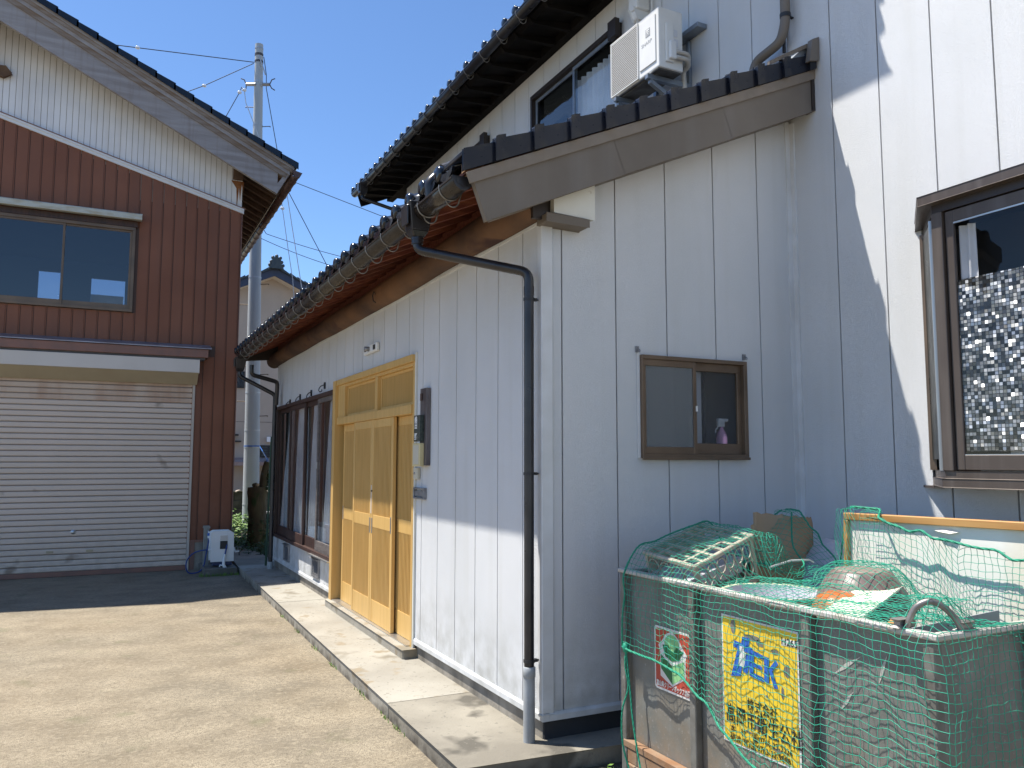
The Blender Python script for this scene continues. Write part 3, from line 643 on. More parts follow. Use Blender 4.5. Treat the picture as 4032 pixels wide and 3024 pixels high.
# hoppers and rainwater pipes
def hopper(par, x, y, z, m):
    b = MB(); V = lambda dx, dy, dz: (x + dx, y + dy, z + dz)
    b.hexa([V(-.055, -.06, -.08), V(.055, -.06, -.08), V(.055, .06, -.08), V(-.055, .06, -.08), V(-.078, -.085, .09), V(.078, -.085, .09), V(.078, .085, .09), V(-.078, .085, .09)])
    b.hexa([V(-.035, -.035, -.115), V(.035, -.035, -.115), V(.035, .035, -.115), V(-.035, .035, -.115), V(-.055, -.06, -.08), V(.055, -.06, -.08), V(.055, .06, -.08), V(-.055, .06, -.08)])
    b.hexa([V(-.084, -.055, -.05), V(-.074, -.055, -.05), V(-.074, .055, -.05), V(-.084, .055, -.05), V(-.088, -.062, .07), V(-.074, -.062, .07), V(-.074, .062, .07), V(-.088, .062, .07)])
    return b.build("rain_hopper", m, par, bevel=.006)
def smooth_path(P, r=.05, n=5):
    P = [Vector(p) for p in P]; out = [P[0]]
    for i in range(1, len(P) - 1):
        a = (P[i - 1] - P[i]); c = (P[i + 1] - P[i]); ra = min(r, a.length * .45, c.length * .45); A = P[i] + a.normalized() * ra; C = P[i] + c.normalized() * ra
        for k in range(n + 1):
            t = k / n; out.append(A * (1 - t) ** 2 + P[i] * 2 * t * (1 - t) + C * t * t)
    out.append(P[-1]); return out
hopper(H, 1.63, 4.60, 3.12, "gutter_black")
DP = thing("x", (0, 0, 0), "x", "x"); bpy.data.objects.remove(DP)
PX_, PYp = 2.15, 4.12
dp = MB().tube(smooth_path([(1.63, 4.60, 3.03), (1.63, 4.60, 2.93), (PX_, PYp, 2.745), (PX_, PYp, .50)], .055, 6), .0285, 16).build("downpipe", "gutter_black", H)
MB().tube([(1.63, 4.6, 3.02), (1.63, 4.6, 2.965)], .036, 16).tube([(1.63, 4.6, 3.0), (1.63, 4.6, 2.99)], .039, 16).tube([(PX_, PYp, 2.66), (PX_, PYp, 2.61)], .0305, 16).build("pipe_socket", "gutter_black", dp)
MB().tube([(PX_, PYp, .445), (PX_, PYp, .45), (PX_, PYp, .50), (PX_, PYp, .505)], [.032, .036, .036, .031], 18).tube([(PX_, PYp, .45), (PX_, PYp, .09)], .033, 18).build("downpipe_foot", "pipe_grey", H)
for z in (2.585, 1.575, .535):
    MB().tube([(PX_, PYp, z - .008), (PX_, PYp, z + .008)], .0325, 16).box(PX_ + .02, XF, PYp - .004, PYp + .004, z - .004, z + .004).box(PX_ + .028, PX_ + .05, PYp - .012, PYp + .012, z - .008, z + .008) \
        .tube([(PX_ + .03, PYp, z), (PX_ + .03, PYp - .035, z + .002)], .003, 5).build("pipe_clamp", "black_iron", H)
# far hopper and pipes
hopper(H, 1.64, 12.2, 3.04, "gutter_black")
MB().tube(smooth_path([(1.64, 12.2, 2.95), (1.64, 12.2, 2.86), (2.13, 12.1, 2.60), (2.13, 12.1, .12)], .05, 5), .03, 12).build("downpipe", "gutter_black", H)
MB().tube(smooth_path([(1.76, 11.9, 3.0), (1.76, 11.9, 2.86), (2.14, 12.0, 2.78), (2.14, 12.05, 2.45)], .05, 5), .03, 12).build("downpipe", "gutter_black", H)
MB().tube([(2.13, 12.1, .2), (2.13, 12.1, .09)], .045, 12).build("downpipe_foot", "pipe_grey", H)
# pipe coming down over the lean-to from the tall roof
MB().tube(smooth_path([(4.15, 4.03, 6.2), (4.15, 4.03, 4.74), (4.13, 4.06, 4.60), (4.12, 4.30, 4.56), (4.10, 4.32, 4.44)], .06, 6), .034, 16).build("downpipe", "rake_metal", H)
MB().tube([(4.15, 4.03, 4.80), (4.15, 4.03, 4.77)], .038, 16).box(4.15, 4.22, 4.02, 4.04, 4.78, 4.79).tube([(4.19, 4.09, 6.2), (4.19, 4.09, 4.55)], .012, 8).build("pipe_clamp", "black_iron", H)
rdp = MB().tube(smooth_path([(4.08, 4.30, rz(4.08) + .125), (1.72, 4.36, rz(1.72) + .125), (1.62, 4.37, rz(1.62) + .07), (1.635, 4.37, 3.16)], .03, 6), .034, 16).build("roof_drain_pipe", "gutter_black", H)
MB().tube([(1.76, 4.358, rz(1.76) + .125), (1.70, 4.36, rz(1.70) + .12)], .040, 16).build("pipe_socket", "gutter_black", rdp)

# --- main roof eave
MEX, MEZ = 3.58, 6.30
def mz(x): return MEZ + .44 * (x - MEX)
y0m = 7.174 - .83 * PY - 12 * PY; mt = None; yt = y0m
while yt < 13.3:
    lc = (MEX + random.uniform(-.004, .004), yt, MEZ)
    mt = eave_tile(H, lc) if mt is None else inst(mt, H, lc); yt += PY
b = MB(); k = 1
while k < 22:
    x0 = MEX + k * PX * 1.0; yt = y0m
    while yt < 13.3: tile_mesh(b, PY, .26, x0, yt, mz(x0) + .012, .44, n=5); yt += PY
    k += 1
o = b.build("upper_tiles", "glazed_tile", H, fixn=False); tag(o, kind="stuff")
ye = y0m + .0
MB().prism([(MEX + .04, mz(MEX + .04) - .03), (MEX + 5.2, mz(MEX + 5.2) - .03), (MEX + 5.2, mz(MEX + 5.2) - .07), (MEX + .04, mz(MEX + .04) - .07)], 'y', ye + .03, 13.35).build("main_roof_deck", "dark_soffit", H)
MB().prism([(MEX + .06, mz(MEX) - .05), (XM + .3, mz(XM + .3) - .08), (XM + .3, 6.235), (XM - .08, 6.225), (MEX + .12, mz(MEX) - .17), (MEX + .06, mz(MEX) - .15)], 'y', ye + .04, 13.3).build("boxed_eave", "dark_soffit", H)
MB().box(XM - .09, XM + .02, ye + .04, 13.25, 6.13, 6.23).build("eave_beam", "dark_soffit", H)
yy = ye + .2
while yy < 13.2:
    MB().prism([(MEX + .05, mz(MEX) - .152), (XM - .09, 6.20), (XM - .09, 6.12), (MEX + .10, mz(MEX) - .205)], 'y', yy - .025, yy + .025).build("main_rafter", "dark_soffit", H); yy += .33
MB().prism([(MEX + .02, mz(MEX) - .01), (MEX + 5, mz(MEX + 5) - .01), (MEX + 5, mz(MEX + 5) - .28), (MEX + .12, mz(MEX) - .30)], 'y', 13.3, 13.35).build("main_barge_board", "dark_soffit", H)
MB().prism([(MEX + .02, mz(MEX) + .06), (MEX + 5, mz(MEX + 5) + .06), (MEX + 5, mz(MEX + 5) - .26), (MEX + .12, mz(MEX) - .2)], 'y', ye - .03, ye + .02).build("main_barge_board", "rake_metal", H)
half_gutter(H, 3.565, 6.185, .058, ye + .02, 13.28, "gutter_black")
mb0 = gbracket(H, 3.565, 6.185, .058, 4.3); y = 4.75
while y < 13.2: inst(mb0, H, (3.565, y, 6.185)); y += .45
hopper(H, 3.56, 12.75, 6.12, "gutter_black")
MB().tube(smooth_path([(3.56, 12.75, 6.0), (3.56, 12.75, 5.95), (4.15, 12.55, 5.75), (4.15, 12.55, 4.4)], .05), .03, 10).build("downpipe", "gutter_black", H)
# tall wing roof above the frame
MB().prism([(3.6, 8.25), (13, 8.25), (13, 8.33), (3.6, 8.33)], 'y', -4.6, 3.9).prism([(3.6, 8.33), (8.2, 10.2), (13, 8.33)], 'y', -4.5, 3.8).build("wing_roof", "glazed_tile", H)
MB().prism([(MEX + 5.15, mz(MEX + 5.15)), (13.3, mz(MEX)), (13.3, mz(MEX) - .1), (MEX + 5.15, mz(MEX + 5.15) - .12)], 'y', ye, 13.35).build("rear_roof", "glazed_tile", H)

# --- entrance doors
fr = MB()
fr.box(2.165, 2.30, 8.70, 8.80, .135, 2.51).box(2.205, 2.30, 6.245, 6.285, .135, 2.51).box(2.18, 2.30, 6.245, 8.80, 2.455, 2.515).box(2.205, 2.30, 6.285, 8.70, 2.425, 2.455) \
  .box(2.19, 2.30, 6.285, 8.70, 2.03, 2.108).box(2.20, 2.30, 7.26, 7.33, 2.108, 2.425)
EF = fr.build("entrance_frame", "door_wood", H, bevel=.003)
box("frame_flashing", "white_box", H, 2.208, 2.224, 6.224, 6.244, .15, 2.53)
box("threshold_track", "aluminium", H, 2.175, 2.30, 6.29, 8.70, .174, .184)
MB().prism([(2.115, 6.19), (2.40, 6.19), (2.40, 8.80), (2.13, 8.80)], 'z', .09, .174).build("threshold", "concrete_step", H, bevel=.008)
def fanlight(y0, y1, sl):
    w = MB().box(2.235, 2.262, y0, y1, 2.11, 2.135).box(2.235, 2.262, y0, y1, 2.40, 2.425).box(2.235, 2.262, y0, y0 + .025, 2.135, 2.40).box(2.235, 2.262, y1 - .025, y1, 2.135, 2.40).build("fanlight", "door_wood", H, bevel=.002)
    MB().box(2.254, 2.258, y0 + .02, y1 - .02, 2.13, 2.405).build("pane", "paper_glass", w)
    b = MB(); n = int((y1 - y0 - .05) / .0165)
    for i in range(n):
        q = y0 + .03 + i * (y1 - y0 - .055) / n; b.box(2.242, 2.251, q, q + .0075, 2.134, 2.401)
    tag(b.build("lattice", "door_wood", w), kind="stuff")
fanlight(7.33, 8.43, 0); fanlight(6.285, 7.26, 1)
box("frame_post", "door_wood", H, 2.20, 2.30, 8.43, 8.70, 2.108, 2.455, bevel=.003)
def leaf(y0, y1, x, handle):
    st = .048; d = MB()
    d.box(x, x + .032, y0, y0 + st, .186, 2.028).box(x, x + .032, y1 - st, y1, .186, 2.028)
    d.box(x + .003, x + .029, y0 + st, y1 - st, .186, .385).box(x + .003, x + .029, y0 + st, y1 - st, 1.035, 1.15).box(x + .003, x + .029, y0 + st, y1 - st, 1.952, 2.028)
    L = d.build("sliding_door", "door_wood", H, bevel=.003)
    box("backing", "door_wood_dark", L, x + .022, x + .027, y0 + st, y1 - st, .385, 1.952)
    for (za, zb) in ((.385, 1.035), (1.15, 1.952)):
        b = MB(); n = int(round((y1 - y0 - 2 * st) / .0355)); w = (y1 - y0 - 2 * st) / n
        for i in range(n):
            q = y0 + st + (i + .5) * w; b.prism([(x + .004, q - .0065), (x + .016, q - .008), (x + .016, q + .008), (x + .004, q + .0065)], 'z', za, zb)
        tag(b.build("lattice", "door_wood", L), kind="stuff")
    for (hy, hz) in handle: MB().box(x - .003, x + .004, hy - .011, hy + .011, hz - .07, hz + .07).build("pull", "vent_steel", L, bevel=.002)
    return L
leaf(7.98, 8.60, 2.246, [(8.57, 1.10), (8.06, 1.10)])
leaf(7.395, 8.03, 2.200, [(7.425, 1.05)])
leaf(6.765, 7.392, 2.200, [(7.36, 1.05), (6.80, 1.09)])
leaf(6.288, 6.90, 2.246, [])
MB().box(2.197, 2.2005, 7.383, 7.397, 1.16, 1.42).build("notice_strip", "paper", H)
text("notice_text", "施錠中", .018, (2.1965, 7.395, 1.36), "sign_black", H, u=(0, -1, 0))
# --- long wooden window left of the doors
x0w = 2.178
W1 = MB().box(x0w, 2.30, 8.80, 8.86, .56, 2.43).box(x0w - .01, 2.30, 8.80, 12.2, 2.375, 2.425).box(x0w - .01, 2.30, 8.80, 12.2, .555, .60).box(x0w, 2.30, 12.14, 12.2, .56, 2.43).build("long_window", "dark_wood", H, bevel=.004)
sash = [(8.86, 9.62, 0.0), (9.50, 10.42, .028), (10.30, 11.28, 0.0), (11.16, 12.14, .028)]
for i, (a, c, dx) in enumerate(sash):
    x = 2.19 + dx; lo = .60; mw = "dark_wood"
    fr = MB().box(x, x + .026, a, a + .055, lo, 2.375).box(x, x + .026, c - .055, c, lo, 2.375).box(x, x + .026, a + .055, c - .055, 2.32, 2.375).box(x, x + .026, a + .055, c - .055, lo, lo + .12)
    sw = fr.build("sash", mw if i else "dark_wood_grey", W1, bevel=.002)
    box("pane", "glass", W1, x + .011, x + .015, a + .05, c - .05, lo + .115, 2.325)
box("sash_pull", "aluminium", W1, 2.184, 2.191, 9.58, 9.605, 1.55, 1.63)
MB().box(2.14, 2.19, 8.80, 9.75, .548, .560).build("sill_flashing", "aluminium", W1)
def curtain(y0, y1, z0, z1, x, par, amp=.03, waves=9, pinch=None, axis='y', m="curtain"):
    b = MB(); n = waves * 8; vs = []; fs = []; rows = 8
    for j in range(rows + 1):
        t = j / rows; z = z0 + (z1 - z0) * t
        for i in range(n + 1):
            s = i / n; ph = s * waves * 2 * math.pi
            w = y0 + (y1 - y0) * s
            if pinch: w = pinch[0] + (w - pinch[0]) * (1 - pinch[1] * t ** 1.2)
            d = amp * math.sin(ph + .4 * math.sin(3 * t + s * 9))
            vs.append((x + d, w, z) if axis == 'y' else (w, x + d, z))
    for j in range(rows):
        for i in range(n): a = j * (n + 1) + i; fs.append((a, a + 1, a + n + 2, a + n + 1))
    b.add(vs, fs, True); return b.build("curtain", m, par, fixn=False)
curtain(8.9, 9.5, .66, 2.36, 2.262, W1, .016, 6, (8.9, .45)); curtain(9.55, 10.3, .66, 2.36, 2.262, W1, .016, 6, (9.6, .35))
curtain(10.4, 11.15, .66, 2.36, 2.262, W1, .016, 7, (10.5, .3)); curtain(11.3, 12.1, .66, 2.36, 2.262, W1, .016, 6, (11.3, .75))
box("stored_box", "basin_grey", W1, 2.24, 2.29, 8.95, 9.4, .72, .92)
# pole hooks
for (y, z, tilt) in ((11.42, 2.46, 0), (10.76, 2.485, 0), (10.10, 2.49, 0), (9.40, 2.525, .05)):
    b = MB().box(2.205, 2.224, y - .012, y + .012, z - .045, z + .03)
    b.tube([(2.205, y, z), (2.185, y + .02 + tilt, z - .01), (2.17, y + .035 + tilt, z - .035), (2.165, y + .035 + tilt, z - .06), (2.175, y + .01 + tilt, z - .08), (2.19, y - .015 + tilt, z - .07), (2.19, y - .02 + tilt, z - .05)], .006, 6)
    b.build("pole_hook", "black_iron", H)
# under-floor vents
def vent(y0, y1, z0, z1):
    v = MB().box(2.20, 2.226, y0, y1, z1 - .02, z1).box(2.20, 2.226, y0, y1, z0, z0 + .02).box(2.20, 2.226, y0, y0 + .02, z0 + .02, z1 - .02).box(2.20, 2.226, y1 - .02, y1, z0 + .02, z1 - .02).prism([(2.175, z1 + .002), (2.226, z1 + .018), (2.226, z1 + .002)], 'y', y0 - .005, y1 + .005).build("floor_vent", "vent_steel", H, bevel=.002)
    box("vent_back", "joint", v, 2.232, 2.236, y0, y1, z0, z1)
    b = MB(); n = 9
    for i in range(n):
        z = z0 + .025 + i * (z1 - z0 - .05) / n; b.prism([(2.206, z), (2.224, z + .012), (2.224, z + .015), (2.206, z + .003)], 'y', y0 + .02, y1 - .02)
    tag(b.build("louvre", "vent_steel", v), kind="stuff")
vent(9.46, 9.80, .285, .50); vent(11.2, 11.54, .285, .50)
# lamp base above the door
l = MB().box(2.19, 2.222, 7.28, 7.71, 2.672, 2.755).build("lamp_base", "white_plastic", H, bevel=.008)
MB().lathe([(.0, -.045), (.022, -.045), (.024, -.02), (.024, 0)], (2.19, 7.52, 2.714), 14, 'x').build("lamp_socket", "vent_steel", l)
MB().box(2.182, 2.191, 7.32, 7.37, 2.69, 2.735).box(2.183, 2.191, 7.62, 7.66, 2.70, 2.73).build("terminal", "black_iron", l)
# letter slot
MB().box(2.195, 2.224, 5.985, 6.225, 1.42, 1.435).box(2.195, 2.224, 5.985, 6.225, 1.345, 1.36).box(2.195, 2.224, 5.985, 6.0, 1.36, 1.42).box(2.195, 2.224, 6.21, 6.225, 1.36, 1.42).box(2.208, 2.214, 6.0, 6.21, 1.366, 1.41).build("letter_slot", "vent_steel", H, bevel=.002)

# --- small sliding window in the gable
gy = YG
ww = MB().box(2.90, 3.74, gy - .035, gy + .02, 2.275, 2.30).box(2.90, 3.74, gy - .035, gy + .02, 1.665, 1.69).box(2.90, 2.915, gy - .035, gy + .02, 1.69, 2.275).box(3.71, 3.74, gy - .035, gy + .02, 1.69, 2.275).box(2.895, 3.745, gy - .042, gy - .03, 1.655, 1.672)
SW = ww.build("small_window", "bronze_frame", H, bevel=.002)
box("pane", "frosted", SW, 2.93, 3.31, gy - .004, gy, 1.72, 2.25); box("pane", "frosted_clear", SW, 3.32, 3.69, gy + .012, gy + .016, 1.75, 2.24)
MB().box(2.915, 3.315, gy - .026, gy - .008, 2.235, 2.275).box(2.915, 3.315, gy - .026, gy - .008, 1.69, 1.735).box(2.915, 2.933, gy - .026, gy - .008, 1.735, 2.235).box(3.297, 3.322, gy - .028, gy - .006, 1.69, 2.275).build("sash", "bronze_frame", SW, bevel=.002)
MB().box(3.322, 3.71, gy - .004, gy + .014, 2.222, 2.275).box(3.322, 3.71, gy - .004, gy + .014, 1.69, 1.76).box(3.675, 3.71, gy - .004, gy + .014, 1.76, 2.222).build("sash", "bronze_frame", SW, bevel=.002)
box("insect_screen", "screen", SW, 2.93, 3.30, gy - .019, gy - .018, 1.73, 2.24)
box("blind", "paper", SW, 3.0, 3.2, gy + .05, gy + .06, 1.74, 2.24); box("blind", "paper", SW, 3.33, 3.42, gy + .05, gy + .06, 1.70, 2.25)
MB().box(2.88, 2.898, gy - .012, gy - .002, 1.665, 2.31).build("side_flashing", "siding_trim", SW)
for x in (2.872, 3.728): MB().box(x, x + .022, gy - .014, gy - .001, 2.315, 2.352).tube([(x + .011, gy - .014, 2.34), (x + .013, gy - .035, 2.325), (x + .013, gy - .03, 2.312)], .004, 5).build("pole_bracket", "vent_steel", SW)
MB().box(2.9, 3.74, gy + .40, gy + .41, 1.4, 2.5).box(2.9, 3.74, gy + .022, gy + .40, 1.69, 1.70).build("room_lining", "unlit_room", SW)
box("catch", "white_plastic", SW, 3.312, 3.324, gy - .034, gy - .026, 1.96, 1.995)
B = thing("spray_bottle", (3.58, gy + .045, 1.70), "pink spray bottle with a white trigger head behind the small frosted window", "bottle")
MB().lathe([(.0, 0), (.034, 0), (.036, .02), (.036, .10), (.028, .13), (.013, .155), (.012, .17)], (3.58, gy + .045, 1.70), 16).build("body", "bottle_pink", B)
MB().box(3.545, 3.60, gy + .034, gy + .056, 1.87, 1.925).box(3.60, 3.635, gy + .040, gy + .050, 1.905, 1.925).tube([(3.56, gy + .045, 1.88), (3.53, gy + .045, 1.85), (3.528, gy + .045, 1.83)], .006, 6).build("trigger_head", "white_plastic", B, bevel=.003)
# --- upstairs windows
def up_window(y0, y1, open_y=None):
    z0, z1 = 4.62, 5.83; x = XM
    w = MB().box(x - .045, x + .03, y0, y1, z1 - .05, z1).box(x - .045, x + .03, y0, y1, z0, z0 + .05).box(x - .045, x + .03, y0, y0 + .04, z0 + .05, z1 - .05).box(x - .045, x + .03, y1 - .04, y1, z0 + .05, z1 - .05) \
        .box(x - .10, x - .045, y0 - .03, y0 + .10, z1 - .16, z1 + .02).build("upper_window", "bronze_dark", H, bevel=.003)
    ym = (y0 + y1) / 2 - .03
    for a, c, dx in ((y0 + .04, ym + .02, -.02), (ym - .02, y1 - .04, .004)):
        MB().box(x + dx, x + dx + .018, a, a + .035, z0 + .05, z1 - .05).box(x + dx, x + dx + .018, c - .035, c, z0 + .05, z1 - .05).box(x + dx, x + dx + .018, a + .035, c - .035, z1 - .09, z1 - .05).box(x + dx, x + dx + .018, a + .035, c - .035, z0 + .05, z0 + .09).build("sash", "galv_arm", w, bevel=.002)
        box("pane", "glass", w, x + dx + .008, x + dx + .011, a + .03, c - .03, z0 + .085, z1 - .085)
    box("room_lining", "unlit_room", w, x + .9, x + .95, y0 - .4, y1 + .4, z0 - .3, z1 + .3)
    curtain(y0 + .05, ym + .1, z0, z1 - .15, x + .09, w, .025, 9)
    return w
up_window(6.16, 7.97); up_window(9.18, 10.9)
# --- bay window
BX = 3.85; yb0, yb1 = .85, 2.76
bw = MB()
bw.prism([(XM, 3.14), (BX - .04, 2.815), (BX - .04, yb0 - .06), (XM, yb0 - .38)], 'z', 3.0, 3.052)
BW = bw.build("bay_window", "bay_metal", H, bevel=.003)
MB().prism([(XM, 3.10), (BX, 2.775), (BX, yb0), (XM, yb0 - .32)], 'z', 1.515, 1.56).prism([(XM, 3.085), (BX + .01, 2.765), (BX + .01, yb0), (XM, yb0 - .3)], 'z', 1.56, 1.60).build("sill", "bay_metal", BW, bevel=.003)
MB().prism([(XM, 3.09), (BX + .01, 2.77), (BX + .01, yb0), (XM, yb0 - .3)], 'z', 2.955, 3.0).build("head", "bronze_dark", BW)
for c_ in (2.71, 1.78): box("corner_mullion", "bay_metal", BW, BX, BX + .045, c_, c_ + .06, 1.60, 2.955, bevel=.003)
MB().hexa([(XM - .05, 3.035, 1.60), (XM - .005, 3.075, 1.60), (XM - .005, 3.105, 1.60), (XM - .06, 3.07, 1.60), (XM - .05, 3.035, 2.955), (XM - .005, 3.075, 2.955), (XM - .005, 3.105, 2.955), (XM - .06, 3.07, 2.955)]).build("wall_jamb", "bronze_frame", BW)
MB().hexa([(BX + .045, 2.80, 1.66), (XM - .05, 3.055, 1.66), (XM - .05, 3.06, 1.66), (BX + .045, 2.806, 1.66), (BX + .045, 2.80, 2.93), (XM - .05, 3.055, 2.93), (XM - .05, 3.06, 2.93), (BX + .045, 2.806, 2.93)]).build("side_pane", "dark_side_pane", BW)
MB().obox((BX + .12, 2.85, 1.60), (.02, .016, 0), (-.012, .015, 0), (0, 0, 1.33)).obox((BX + .04, 2.79, 1.60), (.02, .016, 0), (-.012, .015, 0), (0, 0, 1.33)).build("side_stile", "aluminium", BW)
sx = BX + .02
for a, c in ((1.84, 2.705), (.87, 1.78)):
    MB().box(sx, sx + .022, a, a + .045, 1.605, 2.95).box(sx, sx + .022, c - .045, c, 1.605, 2.95).box(sx, sx + .022, a + .045, c - .045, 2.885, 2.95).box(sx, sx + .022, a + .045, c - .045, 1.605, 1.68).build("sash", "bay_metal", BW, bevel=.003)
    box("pane", "glass_bay", BW, sx + .009, sx + .012, a + .04, c - .04, 1.675, 2.89)
    box("mosaic_film", "mosaic", BW, sx + .014, sx + .0145, a + .045, c - .045, 1.70, 2.58)
    MB().box(sx + .004, sx + .0085, a + .045, c - .045, 1.676, 1.684).box(sx + .002, sx + .0085, a + .045, c - .045, 2.878, 2.886).build("gasket", "aluminium", BW)
curtain(2.575, 2.665, 1.7, 2.87, BX + .075, BW, .012, 2)
MB().box(XM + .35, XM + .40, yb0 - .3, 3.1, 1.5, 3.05).build("room_lining", "unlit_room", BW)
MB().box(BX + .05, XM, 1.3, 2.6, 1.60, 1.63).box(BX + .06, BX + .16, 2.2, 2.45, 1.63, 1.76).build("inner_sill", "ac_grey", BW)
MB().prism([(XM - .003, 3.16), (XM - .003, 3.09), (XM - .10, 3.02)], 'z', 1.50, 1.512).build("apron_corner", "bay_metal", BW)

# ================================================================== AIR CONDITIONER
AX, AX2, AY0, AY1, AZ0, AZ1 = 3.80, 4.04, 5.03, 5.715, 4.79, 5.295
A = thing("air_conditioner", (3.92, 5.37, AZ0), "white outdoor air conditioner unit on brackets beside the upstairs window", "air conditioner")
MB().box(AX, AX2, AY0, AY1, AZ0, AZ1).build("casing", "ac_white", A, bevel=.012, seg=2)
yd = 5.30
MB().box(AX - .012, AX - .001, yd + .004, AY1 - .004, AZ0 + .008, AZ0 + .022).box(AX - .012, AX - .001, yd + .004, AY1 - .004, AZ1 - .022, AZ1 - .008).box(AX - .012, AX - .001, yd + .004, yd + .016, AZ0 + .022, AZ1 - .022).box(AX - .012, AX - .001, AY1 - .016, AY1 - .004, AZ0 + .022, AZ1 - .022).build("grille_frame", "ac_white", A, bevel=.002)
box("grille_back", "grille_back", A, AX - .004, AX - .001, yd + .016, AY1 - .016, AZ0 + .022, AZ1 - .022)
b = MB(); n = 30
for i in range(n):
    z = AZ0 + .026 + i * (AZ1 - AZ0 - .048) / n; b.prism([(AX - .014, z), (AX - .006, z + .006), (AX - .006, z + .010), (AX - .014, z + .006)], 'y', yd + .015, AY1 - .015)
tag(b.build("grille_bars", "ac_white", A), kind="stuff")
MB().box(AX - .008, AX - .001, AY0 + .035, yd - .012, AZ0 + .06, AZ1 - .045).build("front_plate", "ac_white", A, bevel=.004)
em = MB().box(AX - .0105, AX - .0082, 5.135, 5.195, 5.10, 5.165).build("emblem", "ac_grey", A)
b = MB()
for (i, j) in ((-1, 1), (0, 1), (1, 1), (-.5, 0), (.5, 0), (0, -1)): b.lathe([(0, -.0015), (.0065, -.0012), (.0065, .001)], (AX - .0105, 5.165 + i * .0145, 5.135 + j * .0145), 8, 'x')
b.build("emblem_dots", "white_paint", em)
text("brand_lettering", "SHARP", .042, (AX - .0085, 5.255, 5.035), "ac_grey", A, bold=.0008, xs=1.15)
MB().box(3.858, 3.935, AY0 - .022, AY0 - .001, 4.84, 5.16).build("valve_cover", "ac_white", A, bevel=.008, seg=2)
MB().box(3.875, 3.938, AY0 - .055, AY0 - .022, 4.855, 5.005).build("cover_handle", "white_plastic", A, bevel=.014, seg=3)
MB().box(3.945, 3.985, AY0 - .003, AY0 - .001, 5.07, 5.13).box(3.945, 3.99, AY0 - .003, AY0 - .001, 4.99, 5.05).build("rating_label", "paper", A)
MB().box(3.93, 3.945, AY0 - .004, AY0 - .002, 5.045, 5.062).build("rating_mark", "sign_black", A)
for z, r in ((4.93, .019), (4.885, .018)): MB().tube(smooth_path([(3.93, AY0 - .03, z), (4.06, AY0 - .045, z - .005), (4.12, AY0 + .03, z - .02), (4.12, AY0 + .1, z - .03), (4.15, AY0 + .12, z - .2)], .05), r, 10).build("refrigerant_pipe", "foam_pipe", A)
MB().box(AX + .01, AX2 - .01, AY0 + .02, AY1 - .02, AZ0 - .012, AZ0 - .001).box(AX + .03, AX + .07, AY0 + .1, AY1 - .1, AZ0 - .02, AZ0 - .012).build("base_pan", "ac_under", A)
for yb in (5.16, 5.62):
    MB().prism([(AX - .03, AZ0 - .02), (4.21, AZ0 - .02), (4.21, AZ0 - .055), (AX - .03, AZ0 - .055)], 'y', yb - .02, yb + .02).prism([(AX + .0, AZ0 - .056), (4.21, AZ0 - .25), (4.21, AZ0 - .29), (AX, AZ0 - .085)], 'y', yb - .018, yb + .018).box(4.19, 4.219, yb - .022, yb + .022, AZ0 - .33, 5.15).build("wall_bracket", "galv_arm", A, bevel=.003)
MB().box(4.12, 4.218, 4.94, 5.66, 5.16, 5.20).build("bracket_rail", "galv_arm", A, bevel=.003)
MB().box(4.07, 4.218, 5.70, 5.84, 5.71, 5.86).prism([(4.08, 5.71), (4.218, 5.71), (4.218, 5.64), (4.11, 5.64)], 'y', 5.73, 5.81).build("wall_cover", "white_plastic", A, bevel=.02, seg=2)
MB().tube(smooth_path([(4.2, 5.70, 5.86), (4.19, 5.66, 5.90), (4.19, 5.64, 5.85), (4.2, 5.65, 5.3)], .03), .007, 6).build("cable", "white_plastic", A)
MB().tube([(4.15, 5.78, 5.64), (4.14, 5.75, 5.3)], .03, 10).build("refrigerant_pipe", "foam_pipe", A)

# ================================================================== DOOR-SIDE FITTINGS (things of their own)
N1 = thing("name_board", (2.2, 5.98, 1.61), "tall dark weathered wooden board on the wall right of the lattice doors", "board")
MB().box(2.19, 2.222, 5.912, 6.062, 1.61, 2.215).build("backboard", "lacquer_board", N1, bevel=.003)
MB().box(2.184, 2.1895, 6.0, 6.05, 2.12, 2.175).build("old_label", "dark_wood", N1)
N2 = thing("name_plate", (2.18, 6.04, 1.80), "black stone name plate with white characters on the dark wooden board", "name plate")
MB().box(2.152, 2.189, 5.962, 6.098, 1.797, 2.003).build("plate", "granite_plate", N2, bevel=.002)
for i, ch in enumerate(("嶋", "田", "", "野")):
    if ch: text("character", ch, .060, (2.151, 6.078, 1.945 - i * .044), "white_paint", N2, align='LEFT', bold=.0012)
N3 = thing("intercom", (2.17, 6.03, 1.6), "cream plastic intercom box below the black stone name plate", "intercom")
MB().box(2.15, 2.189, 5.955, 6.118, 1.603, 1.785).build("case", "cream_plastic", N3, bevel=.004)
MB().box(2.1485, 2.151, 5.975, 6.098, 1.62, 1.768).build("cover_panel", "beige_plastic", N3)
N4 = thing("doorbell", (2.2, 6.18, 1.5), "small beige doorbell push just above the letter slot", "doorbell")
MB().box(2.195, 2.222, 6.13, 6.222, 1.50, 1.592).build("case", "beige_plastic", N4, bevel=.004)
MB().lathe([(0, -.006), (.010, -.005), (.011, 0)], (2.195, 6.19, 1.545), 12, 'x').build("button", "vent_steel", N4)
o = MB().box(2.2225, 2.2245, 6.128, 6.182, 1.60, 1.72).build("paper_notice", "paper"); tag(o, "narrow white paper notice left of the cream intercom", "notice")
o = thing("sticker", (2.222, 6.15, 1.73), "small white and turquoise sticker left of the name plate", "sticker")
MB().box(2.2225, 2.2240, 6.12, 6.178, 1.732, 1.806).build("paper", "white_paint", o); MB().box(2.2212, 2.2226, 6.13, 6.168, 1.742, 1.792).build("print", "cyan_sticker", o)

